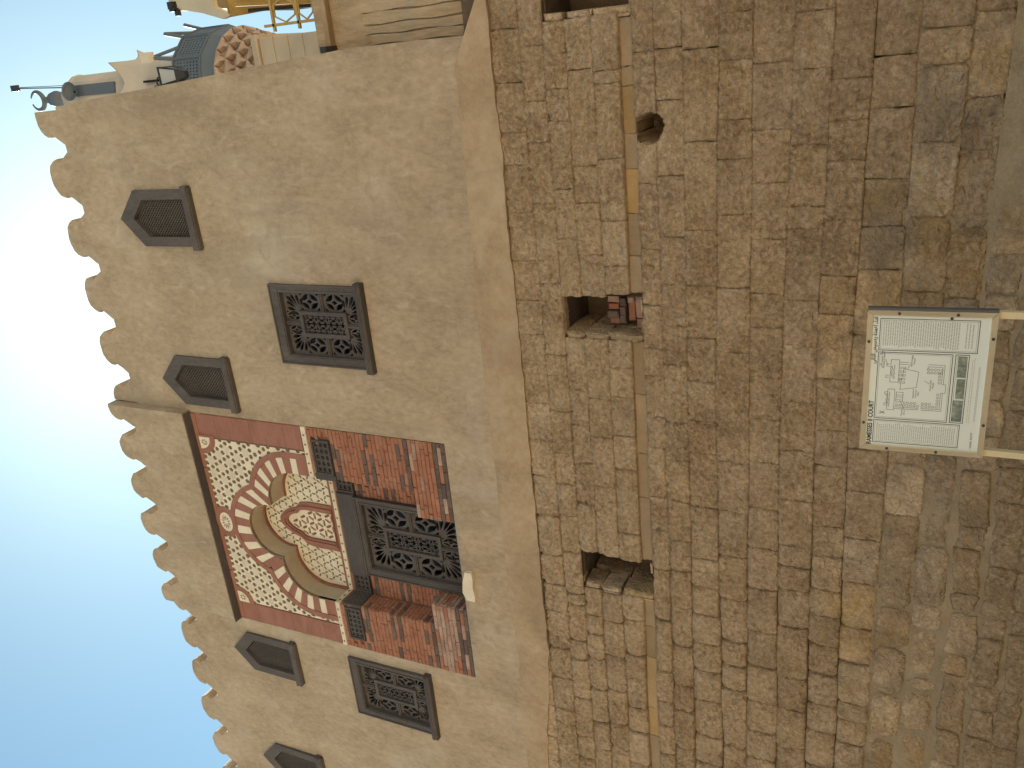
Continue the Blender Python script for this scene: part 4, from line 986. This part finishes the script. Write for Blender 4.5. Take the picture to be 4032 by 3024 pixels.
# awning of a roof kiosk above the railing
can = thing('roof_awning', 'cream kiosk roof with gilded underside jutting above the gilded railing', 'awning', (3, 3, 9))
yf = 2.0
fascia = [(.86, 11.72), (.90, 11.55), (1.05, 11.85), (6, 11.85), (6, 12.75), (1.2, 12.75), (1.07, 12.60), (1.05, 12.42), (.98, 12.1)]
m = MB(); m.prism(ccw(fascia), yf, yf + .10); m.box(1.07, 6, yf + .10, 5, 12.3, 12.7); m.build('roof_box', MAT['cream_paint'], can)
m = MB(); m.add([(.87, yf + .02, 11.56), (6, yf + .02, 11.80), (6, 4.6, 10.9), (1.12, 4.2, 11.0)], [(0, 3, 2, 1)]); m.add([(.87, yf + .02, 11.60), (6, yf + .02, 11.86), (6, 4.6, 10.96), (1.12, 4.2, 11.06)], [(0, 1, 2, 3)]); m.build('gilded_underside', MAT['gold'], can)
MB().bar((.95, 2.3, 11.42), (1.02, 4.6, 10.5), .05, .09).build('dark_beam', MAT['iron'], can)
MB().bar((.99, 1.6, 11.05), (1.0, 4.3, 10.0), .045, .06).build('roof_beam', MAT['gold'], can)
MB().bar((1.14, 1.7, 11.2), (1.2, 4.3, 10.15), .04, .05).build('roof_beam', MAT['gold'], can)
for x in (1.5, 4.5): MB().bar((x, 3.6, 8.6), (x, 3.6, 12.4), .08, .08).build('kiosk_post', MAT['gold'], can)
m = MB(); m.bar((1.17, 2.0, 12.62), (1.12, 1.95, 12.62), .05, .05); m.box(1.09, 1.20, 1.9, 2.0, 12.60, 12.70); m.box(.985, 1.08, 1.9, 1.98, 12.52, 12.575); m.box(1.055, 1.095, 1.9, 1.96, 12.53, 12.68)
tag(m.build('flood_light', MAT['iron']), 'small dark floodlight on the upper corner of the cream kiosk roof', 'floodlight')

# ------------------------------------------------------------------ minaret
AX, AY = -.10, 10.15
mina = thing('minaret', 'pale minaret with blue grey balcony, scalloped cornice and crescent top rising behind the wall corner', 'minaret', (AX, AY, 8))
z = 8.0; hb = .97
for q in range(21):
    h = .46 if q % 2 else .47
    MB().bbox(AX - hb, AX + hb, AY - hb, AY + hb, z + .012, z + h - .012, .02).build('stone_course', MAT['minaret_stone'], mina); z += h
    if z > 17.2: break
MB().box(AX - hb + .03, AX + hb - .03, AY - hb + .03, AY + hb - .03, 8, z).build('shaft_core', MAT['minaret_stone'], mina)
MB().bbox(AX - 1.06, AX + 1.06, AY - 1.06, AY + 1.06, z, z + .20, .03).build('shaft_cornice', MAT['minaret_stone'], mina)
zb0 = z + .20
# corbel of four rings of little niche brackets
ringz = np.linspace(zb0, 18.62, 5)
m = MB(); m.lathe([(.98, zb0), (.99, 17.9), (1.10, 18.4), (1.26, 18.62)], (AX, AY), 32); m.build('corbel_core', MAT['muqarnas'], mina)
for t in range(4):
    m = MB(); za, zb_ = ringz[t], ringz[t + 1]; ri, ro = 1.01 + .075 * t, 1.13 + .085 * t; nb = 20
    for k in range(nb):
        a = 2 * math.pi * (k + (.5 if t % 2 else 0)) / nb; da = math.pi / nb
        P = lambda r, an, z: (AX + r * math.sin(an), AY - r * math.cos(an), z)
        # a pointed bracket: narrow foot, wide head, hollowed between
        v = [P(ri, a - .10 * da, za), P(ri, a + .10 * da, za), P(ri - .12, a - .10 * da, za), P(ri - .12, a + .10 * da, za),
             P(ri + .6 * (ro - ri), a - .30 * da, za + .55 * (zb_ - za)), P(ri + .6 * (ro - ri), a + .30 * da, za + .55 * (zb_ - za)), P(ri - .12, a - .30 * da, za + .55 * (zb_ - za)), P(ri - .12, a + .30 * da, za + .55 * (zb_ - za)),
             P(ro, a - .92 * da, zb_ - .06), P(ro, a + .92 * da, zb_ - .06), P(ri - .12, a - .92 * da, zb_ - .06), P(ri - .12, a + .92 * da, zb_ - .06),
             P(ro, a - .98 * da, zb_), P(ro, a + .98 * da, zb_), P(ri - .12, a - .98 * da, zb_), P(ri - .12, a + .98 * da, zb_)]
        f = []
        for q in (0, 4, 8): f += [(q, q + 1, q + 5, q + 4), (q + 1, q + 3, q + 7, q + 5), (q + 2, q, q + 4, q + 6)]
        f += [(0, 2, 3, 1), (12, 13, 15, 14)]; m.add(v, f)
    m.build('niche_ring', MAT['muqarnas'], mina)
R12 = 1.42
def oct_pt(k, r, n=12): a = math.radians(30 * k); return (AX + r * math.sin(a), AY - r * math.cos(a))
def ring12(r0_, r1_, z0, z1):
    m = MB(); n = 12; v = [(*oct_pt(k, r0_), z0) for k in range(n)] + [(*oct_pt(k, r1_), z1) for k in range(n)]
    m.add(v, [(k, (k + 1) % n, (k + 1) % n + n, k + n) for k in range(n)] + [tuple(range(n - 1, -1, -1)), tuple(range(n, 2 * n))]); return m
ring12(1.30, 1.43, 18.62, 19.06).build('balcony_floor', MAT['slate'], mina)
for k in range(12):
    a = Vector((*oct_pt(k, R12), 0)); b = Vector((*oct_pt(k + 1, R12), 0)); d = (b - a).normalized(); n_ = Vector((d.y, -d.x, 0)); L = (b - a).length
    m = MB(); H = []
    for i in range(7):
        for j in range(7):
            cx = L * (.12 + .76 * (i + .5) / 7); cz = .10 + .78 * (j + .5) / 7; H.append([(cx + .026 * math.cos(t), cz + .034 * math.sin(t)) for t in np.arange(0, 6.2, math.pi / 2)])
    tmp = MB(); sheet(tmp, [rect(.01, L - .01, 0, .97)], H, 0, back=.04)
    m.add([tuple(a + d * v[0] - n_ * v[1] + Vector((0, 0, 19.06 + v[2]))) for v in tmp.v], tmp.f)
    p = m.build('balcony_panel', MAT['slate'], mina)
    m = MB(); m.bar(a + Vector((0, 0, 20.04)) + n_ * .01, b + Vector((0, 0, 20.04)) + n_ * .01, .07, .05); m.bar(a + Vector((0, 0, 19.08)) + n_ * .01, b + Vector((0, 0, 19.08)) + n_ * .01, .06, .06)
    m.bar(a + Vector((0, 0, 19.06)) + n_ * .01, a + Vector((0, 0, 20.06)) + n_ * .01, .06, .06); m.build('panel_rail', MAT['slate'], p)
    o = Vector((AX, AY, 0)); u = (a - o).normalized()
    top = a + u * .16 + Vector((0, 0, 20.62)); m = MB(); m.tube([a + Vector((0, 0, 20.04)), top], .05, 6); m.tube([top + d * .03, a + d * L * .55 + Vector((0, 0, 20.04))], .042, 6); m.add([], []); m.build('lamp_strut', MAT['slate'], mina)
# six-sided upper storey with swept-up corners
def hexring(r, z, lift, pinch, NS=8):
    P = []
    for c in range(6):
        a0_, a1_ = math.radians(-45 + 60 * c), math.radians(15 + 60 * c)
        for k in range(NS):
            s_ = k / NS; e = 1 - pinch * (1 - abs(2 * s_ - 1) ** 1.4)
            P.append((AX + .02 + r * e * (math.cos(a0_) + (math.cos(a1_) - math.cos(a0_)) * s_), AY + r * e * (math.sin(a0_) + (math.sin(a1_) - math.sin(a0_)) * s_), z + lift * abs(2 * s_ - 1) ** 1.8))
    return P
def hexloft(name, rings, smooth):
    m = MB(); n = len(rings[0]); vs = [v for r in rings for v in r]
    m.add(vs, [(i * n + k, i * n + (k + 1) % n, (i + 1) * n + (k + 1) % n, (i + 1) * n + k) for i in range(len(rings) - 1) for k in range(n)] + [tuple((len(rings) - 1) * n + k for k in range(n))])
    return m.build(name, MAT['minaret'], mina, smooth=smooth)
hexloft('upper_storey', [hexring(.90, 18.9, 0, 0), hexring(.87, 21.95, 0, 0)], False)
hexloft('horned_cap', [hexring(.873, 21.7, 0, 0), hexring(.89, 22.0, .08, .02), hexring(.98, 22.3, .22, .06), hexring(1.14, 22.5, .45, .13), hexring(1.15, 22.54, .46, .13), hexring(.9, 22.55, .2, .05), hexring(.5, 22.6, 0, 0)], True)
MB().box(AX + .20, AX + .26, AY - .86, AY - .70, 21.25, 21.75).build('slit_window', MAT['dark'], mina)
m = MB(); m.lathe([(.62, 22.5), (.60, 25.2), (.63, 25.25), (.63, 25.34), (.52, 25.36)], (AX, AY), 16); dr = m.build('drum', MAT['minaret'], mina)
m = MB(); m.add([(AX + .02, AY - .60, 23.2), (AX + .30, AY - .545, 23.2), (AX + .30, AY - .545, 24.9), (AX + .02, AY - .60, 24.9), (AX + .02, AY - .66, 23.2), (AX + .33, AY - .60, 23.2), (AX + .33, AY - .60, 24.9), (AX + .02, AY - .66, 24.9)], [(4, 5, 6, 7), (0, 3, 2, 1), (5, 1, 2, 6), (4, 7, 3, 0), (7, 6, 2, 3), (4, 0, 1, 5)])
m.build('drum_window', MAT['slate'], dr)
m = MB(); m.lathe([(.50, 25.34)] + [(.47 * math.cos(t), 25.5 + .62 * math.sin(t)) for t in np.linspace(0, 1.45, 9)] + [(.03, 26.14)], (AX, AY), 20); m.build('dome', MAT['minaret'], mina, smooth=True)
fin = MB(); fin.lathe([(.06, 26.1), (.07, 26.25), (.20, 26.35), (.25, 26.55), (.20, 26.78), (.06, 26.92), (.05, 27.0), (.10, 27.05), (.05, 27.12), (.04, 27.2)], (AX, AY), 14); fo = fin.build('finial_ball', MAT['slate'], mina, smooth=True)
m = MB()
cpts = []; crr = []
for t in np.linspace(-160, 160, 22):
    a = math.radians(t - 90 + 0); cpts.append((AX + .27 * math.cos(a), AY, 27.48 + .30 * math.sin(a))); crr.append(.022 + .06 * max(0, math.cos(math.radians(t) * .55)) ** 1.5)
m.tube(cpts, crr, 6); m.build('crescent', MAT['slate'], mina, smooth=True)
# loudspeaker and aerial on the minaret
m = MB(); c = Vector((AX + .16, AY - .80, 24.75)); dn = Vector((.1, -.75, -.12)).normalized(); a_ = dn.cross(Vector((0, 0, 1))).normalized(); b_ = a_.cross(dn)
R_ = []; pr_ = [(.05, -.30), (.06, -.12), (.10, -.02), (.19, .10), (.27, .16), (.25, .15), (.10, .0), (.04, -.05)]
for r, s in pr_: R_ += [c + dn * s + (a_ * math.cos(2 * math.pi * k / 16) + b_ * math.sin(2 * math.pi * k / 16)) * r for k in range(16)]
m.add(R_, [(i * 16 + k, i * 16 + (k + 1) % 16, (i + 1) * 16 + (k + 1) % 16, (i + 1) * 16 + k) for i in range(len(pr_) - 1) for k in range(16)])
tag(m.build('loudspeaker', MAT['slate'], smooth=True), 'blue grey horn loudspeaker fixed to the round top of the minaret', 'loudspeaker')
m = MB(); m.tube([(AX + .30, AY - .5, 25.4), (AX + .42, AY - .5, 27.6)], .018, 5); m.tube([(AX + .36, AY - .45, 25.5), (AX + .44, AY - .5, 27.45)], .010, 5); m.box(AX + .34, AX + .52, AY - .54, AY - .48, 27.5, 27.85)
tag(m.build('aerial', MAT['iron']), 'thin leaning aerial with a small square plate beside the minaret dome', 'aerial')
tp = Vector((*oct_pt(1, R12 + .2), 20.55))
m = MB(); m.box(tp.x - .13, tp.x + .13, tp.y - .14, tp.y + .04, tp.z + .02, tp.z + .34)
tag(m.build('spotlight', MAT['cream_paint']), 'pale box spotlight on a strut of the minaret balcony', 'spotlight')

# ------------------------------------------------------------------ lantern on the side of the mosque corner
lan = thing('wall_lantern', 'black iron lantern with milky panes on a curled bracket beside the mosque corner', 'lantern', (.10, .45, 11.2))
lx, ly = .115, .45
def fr4(r0_, r1_, z0, z1):
    v = [(lx + sx * r0_, ly + sy * r0_, z0) for sx, sy in ((-1, -1), (1, -1), (1, 1), (-1, 1))] + [(lx + sx * r1_, ly + sy * r1_, z1) for sx, sy in ((-1, -1), (1, -1), (1, 1), (-1, 1))]
    return v, [(3, 2, 1, 0), (4, 5, 6, 7), (0, 1, 5, 4), (1, 2, 6, 5), (2, 3, 7, 6), (3, 0, 4, 7)]
MB().add(*fr4(.040, .085, 11.14, 11.28)).build('lantern_foot', MAT['iron'], lan)
MB().add(*fr4(.072, .112, 11.28, 11.53)).build('pane', MAT['pane'], lan)
m = MB()
for sx, sy in ((-1, -1), (1, -1), (1, 1), (-1, 1)): m.bar((lx + sx * .076, ly + sy * .076, 11.27), (lx + sx * .117, ly + sy * .117, 11.54), .018, .018)
m.build('lantern_frame', MAT['iron'], lan)
m = MB(); m.add(*fr4(.125, .125, 11.53, 11.555)); m.add(*fr4(.115, .03, 11.555, 11.65)); m.build('lantern_cap', MAT['iron'], lan)
m = MB(); m.tube([(lx, ly, 11.64), (lx - .01, ly, 11.70), (lx - .05, ly, 11.745), (lx - .10, ly, 11.74), (lx - .14, ly, 11.70), (lx - .2, ly, 11.6)], .012, 6); m.build('curled_bracket', MAT['iron'], lan)

# ------------------------------------------------------------------ information board
SX, SY, SZ, SYAW, STILT = -2.5476, -2.5721, 1.5512, .03336, -.06024
BW, BH = 1.10, .8394
sign = thing('information_board', 'white information board with floor plan in a pale wooden frame on two posts', 'information board', (SX, SY, 0))
rx = Vector((math.cos(SYAW), math.sin(SYAW), 0)); nn = Vector((math.sin(SYAW), -math.cos(SYAW), 0))
uz = math.cos(STILT) * Vector((0, 0, 1)) - math.sin(STILT) * nn
nf = rx.cross(uz)
def S2(s, t, d=0.0):   # s across 0..1, t down 0..1, d proud of the sheet
    return Vector((SX, SY, SZ)) + rx * (s - .5) * BW + uz * (.5 - t) * BH + nf * d
def sbox(m, s0, s1, t0, t1, d0, d1):
    P = [S2(s0, t1, d0), S2(s1, t1, d0), S2(s1, t0, d0), S2(s0, t0, d0), S2(s0, t1, d1), S2(s1, t1, d1), S2(s1, t0, d1), S2(s0, t0, d1)]
    return m.add(P, [(0, 3, 2, 1), (4, 5, 6, 7), (0, 1, 5, 4), (1, 2, 6, 5), (2, 3, 7, 6), (3, 0, 4, 7)])
def quad(m, a, b, c, d_): return m.add([a, b, c, d_], [(0, 1, 2, 3)])
sbox(MB(), .01, .99, .01, .99, -.045, 0).build('board_back', MAT['bolt'], sign) if False else None
m = MB(); sbox(m, .012, .988, .012, .988, -.040, -.004); m.build('board_back', MAT['bolt'], sign)
m = MB(); quad(m, S2(.03, .97), S2(.97, .97), S2(.97, .04), S2(.03, .04)); m.build('printed_sheet', MAT['sign_white'], sign)
fw, fh = .034, .046
for (s0, s1, t0, t1, a, b) in [(0, 1, 0, fh, 'h', 0), (0, 1, 1 - fh, 1, 'h', 1), (0, fw, 0, 1, 'v', 0), (1 - fw, 1, 0, 1, 'v', 1)]:
    if a == 'h': c = [(s0, t0 if b == 0 else t1), (s1, t0 if b == 0 else t1), (s1 - fw, t1 if b == 0 else t0), (s0 + fw, t1 if b == 0 else t0)]
    else: c = [(s0 if b == 0 else s1, t0), (s0 if b == 0 else s1, t1), (s1 if b == 0 else s0, t1 - fh), (s1 if b == 0 else s0, t0 + fh)]
    cen = (sum(p[0] for p in c) / 4, sum(p[1] for p in c) / 4); c = [(p[0] + (cen[0] - p[0]) * .004, p[1] + (cen[1] - p[1]) * .004) for p in c]
    m = MB(); F_ = [S2(p[0], p[1], .018) for p in c]; B_ = [S2(p[0], p[1], -.035) for p in c]
    m.add(F_ + B_, [(0, 1, 2, 3), (3, 2, 1, 0), (0, 4, 5, 1), (1, 5, 6, 2), (2, 6, 7, 3), (3, 7, 4, 0), (4, 7, 6, 5)]); m.build('frame_rail', MAT['sign_wood'], sign)
m = MB(); sbox(m, 1.002, 1.016, .0, 1.0, -.05, .012); m.build('side_strip', plain('grey_edge_strip', (.10, .10, .105)), sign)
for (s, t) in [(.20, .023), (.785, .023), (.235, .977), (.83, .977), (.017, .23), (.017, .63), (.983, .25), (.983, .70), (.958, .655)]:
    m = MB(); m.lathe([(.011, 0), (.011, .006), (.006, .010)], (0, 0), 8)
    m.v = [tuple(S2(s, t, .018) + rx * v[0] + uz * v[1] + nf * v[2]) for v in m.v]; m.build('bolt', MAT['bolt'], sign)
# ruled boxes (double lines)
def ruled(m, s0, s1, t0, t1, w=.0045):
    ws, wt = w, w * BW / BH
    for (a, b, c, d_) in [(s0, s1, t0, t0 + wt), (s0, s1, t1 - wt, t1), (s0, s0 + ws, t0, t1), (s1 - ws, s1, t0, t1)]:
        quad(m, S2(a, d_, .0012), S2(b, d_, .0012), S2(b, c, .0012), S2(a, c, .0012))
m = MB()
for bx in [(.052, .222, .105, .80), (.232, .712, .105, .695), (.232, .712, .712, .82), (.722, .945, .105, .875)]:
    ruled(m, *bx, .0042); i = .011; ruled(m, bx[0] + i, bx[1] - i, bx[2] + i * 1.3, bx[3] - i * 1.3, .0014)
m.build('ruled_boxes', MAT['ink'], sign)
# lettering
DG = None
def text_mesh(s, bold=0.0):
    c = bpy.data.curves.new('lettering', 'FONT'); c.body = s; c.resolution_u = 3; c.offset = bold; o = bpy.data.objects.new('lettering', c); COL.objects.link(o)
    bpy.context.view_layer.update(); me = bpy.data.meshes.new_from_object(o.evaluated_get(bpy.context.evaluated_depsgraph_get()))
    bpy.data.objects.remove(o); bpy.data.curves.remove(c)
    v = [tuple(q.co) for q in me.vertices]; f = [tuple(p.vertices) for p in me.polygons]; bpy.data.meshes.remove(me); return v, f
def letter(m, s, s0, t0, h, width=None, align='l', d=.0016, bold=0.0):
    """h = cap height in board heights; width = total width in board widths"""
    v, f = text_mesh(s, bold); x0 = min(p[0] for p in v); x1 = max(p[0] for p in v)
    k = h * BH / .72; kx = width * BW / (x1 - x0) if width else k
    off = {'l': -x0 * kx, 'c': -(x0 + x1) / 2 * kx, 'r': -x1 * kx}[align]
    m.add([tuple(S2(s0, t0, d) + rx * (p[0] * kx + off) + uz * (p[1] * k)) for p in v], f)
AR = {'\u0641': 0xFED1, '\u0646': 0xFEE5, '\u0627': 0xFE8D, '\u0621': 0xFE80, '\u0623': 0xFE83, '\u0639': 0xFEC9, '\u0645': 0xFEE1, '\u062f': 0xFEA9, '\u0629': 0xFE93,
      '\u0631': 0xFEAD, '\u0633': 0xFEB1, '\u064a': 0xFEF1, '\u0649': 0xFEEF, '\u0644': 0xFEDD, '\u062b': 0xFE99, '\u0628': 0xFE8F, '\u062c': 0xFE9D, '\u062d': 0xFEA1, '\u0635': 0xFEB9, '\u063a': 0xFECD, '\u0634': 0xFEB5, '\u0642': 0xFED5}
DUAL = set('\u0641\u0646\u0639\u0645\u0633\u064a\u0644\u062b\u0628\u062c\u062d\u0635\u063a\u0634\u0642'); RJ = set('\u0627\u0623\u062f\u0629\u0631\u0649')
def arabic(s):
    out = []
    for w in s.split(' '):
        g = []
        for i, ch in enumerate(w):
            prev = i > 0 and w[i - 1] in DUAL and (ch in DUAL or ch in RJ); nxt = ch in DUAL and i + 1 < len(w) and (w[i + 1] in DUAL or w[i + 1] in RJ)
            b = AR[ch]; g.append(chr(b + (3 if prev and nxt else 2 if nxt else 1 if prev else 0)))
        out.append(''.join(g[::-1]))
    return ' '.join(out[::-1])
m = MB(); letter(m, 'RAMESSES II COURT', .034, .095, .040, .325, bold=.03); m.build('title_lettering', MAT['ink'], sign)
m = MB(); letter(m, arabic('\u0641\u0646\u0627\u0621 \u0623\u0639\u0645\u062f\u0629 \u0631\u0645\u0633\u064a\u0633 \u0627\u0644\u062b\u0627\u0646\u0649'), .952, .085, .038, .325, 'r', bold=.02); m.build('arabic_title_lettering', MAT['ink'], sign)
m = MB()
for s, x, t, h in [('Ramesses II Obelisk', .655, .163, .013), ('West Pylon Tower', .375, .225, .013), ('East Pylon Tower', .575, .25, .013), ('Abu El-Haggag', .655, .385, .013), ('Mosque', .655, .405, .013),
                   ('Tripartite', .285, .335, .013), ('Shrine', .285, .355, .013), ('Ramesses II', .425, .415, .013), ('Court and', .425, .435, .013), ('Pylon', .425, .455, .013), ('Church under', .49, .545, .013), ('Mosque', .49, .565, .013)]:
    letter(m, s, x, t, h, None, 'c')
letter(m, arabic('\u0645\u0633\u0644\u0629 \u0631\u0645\u0633\u064a\u0633 \u0627\u0644\u062b\u0627\u0646\u0649'), .66, .145, .022, .12, 'c')
letter(m, arabic('\u0627\u0644\u0635\u0631\u062d \u0627\u0644\u063a\u0631\u0628\u0649'), .375, .205, .018, .075, 'c'); letter(m, arabic('\u0627\u0644\u0635\u0631\u062d \u0627\u0644\u0634\u0631\u0642\u0649'), .575, .23, .018, .075, 'c')
letter(m, 'USAID  EGYPT', .06, .905, .017)
m.build('plan_lettering', MAT['ink'], sign)
# the plan
m = MB()
def ln(p, q, w=.0022):
    a = S2(p[0], p[1], .0014); b = S2(q[0], q[1], .0014); d = (b - a).normalized(); s_ = d.cross(nf) * w * BW / 2
    quad(m, a - s_, b - s_, b + s_, a + s_)
def pl(*pts):
    for a, b in zip(pts[:-1], pts[1:]): ln(a, b)
pl((.30, .205), (.30, .262), (.45, .262), (.45, .205), (.30, .205)); pl((.50, .215), (.50, .282), (.66, .282), (.66, .215), (.50, .215))
for x in (.34, .42, .54, .62): pl((x - .008, .205), (x - .008, .18), (x + .008, .18), (x + .008, .205))
pl((.31, .262), (.31, .455)); pl((.322, .262), (.322, .455), (.31, .455)); pl((.31, .48), (.31, .64), (.44, .64)); pl((.322, .48), (.322, .625), (.44, .625))
pl((.645, .282), (.645, .36)); pl((.63, .282), (.63, .36)); pl((.60, .51), (.62, .51), (.62, .625), (.50, .625)); pl((.635, .51), (.635, .64), (.50, .64)); pl((.44, .625), (.44, .64)); pl((.50, .625), (.50, .66), (.44, .66), (.44, .64))
pl((.45, .30), (.60, .32), (.58, .44), (.47, .43), (.45, .30)); pl((.36, .275), (.36, .33), (.43, .33), (.43, .275), (.36, .275)); pl((.375, .275), (.375, .33)); pl((.395, .275), (.395, .33)); pl((.41, .275), (.41, .33))
pl((.37, .31), (.31, .345)); pl((.60, .35), (.64, .375)); pl((.52, .49), (.50, .53)); pl((.66, .17), (.62, .19)); pl((.265, .15), (.29, .19)); pl((.29, .15), (.265, .19)); pl((.277, .145), (.277, .195))
def circ(x, t, r=.0075):
    P = [(x + r * math.cos(k * math.pi / 4), t + r * BW / BH * math.sin(k * math.pi / 4)) for k in range(9)]
    for a, b in zip(P[:-1], P[1:]): ln(a, b, .002)
for k in range(7): circ(.337, .285 + .028 * k)
for k in range(7): circ(.356, .345 + .028 * k if k < 4 else .49 + .028 * (k - 4))
for k in range(5): circ(.337, .49 + .028 * k); circ(.52 + .0 * k, .29) if k == 0 else None
for k in range(5): circ(.50 + .026 * k, .298); circ(.50 + .026 * k, .327); circ(.60, .515 + .026 * k); circ(.578, .515 + .026 * k)
for k in range(4): circ(.36 + .022 * k, .605); circ(.51 + .022 * k, .605)
m.build('site_plan', MAT['ink'], sign)
# small print as rows of words
m = MB(); rr = random.Random(4)
def rows(s0, s1, t0, t1, n, ragged='r', hh=.006):
    for i in range(n):
        t = t0 + (t1 - t0) * i / n; s = s0; e = s1 - (rr.uniform(0, .02) if ragged == 'r' else 0); s += rr.uniform(0, .02) if ragged == 'l' else 0
        while s < e - .005:
            w = min(rr.uniform(.008, .026), e - s); quad(m, S2(s, t + hh, .0011), S2(s + w, t + hh, .0011), S2(s + w, t, .0011), S2(s, t, .0011)); s += w + .0035
rows(.072, .205, .135, .775, 38, 'r', .0075); rows(.742, .930, .135, .735, 33, 'l', .0085); rows(.745, .925, .775, .845, 3, 'l', .0085); rows(.24, .70, .845, .875, 2, 'r', .004); rows(.25, .64, .898, .915, 2, 'r', .004)
m.build('small_print', MAT['grey_ink'], sign)['kind'] = 'stuff'
# three photographs at the foot
pm = mottled('printed_photo', [(.05, .065, .06), (.20, .235, .21), (.50, .54, .50)], scale=9, fine=.4, fscale=45)
for (s0, s1, t0) in [(.243, .395, .705), (.405, .545, .72), (.555, .70, .715)]:
    m = MB(); quad(m, S2(s0, .806, .0012), S2(s1, .806, .0012), S2(s1, t0 + .02, .0012), S2(s0, t0 + .02, .0012)); m.build('printed_photograph', pm, sign)
for s in (.020, .975):
    m = MB(); a = S2(s, .93, -.035); dz = Vector((0, 0, 1))
    m.box(a.x - .024, a.x + .024, a.y + .002, a.y + .047, -.05, a.z + .05); m.build('post', MAT['post'], sign)
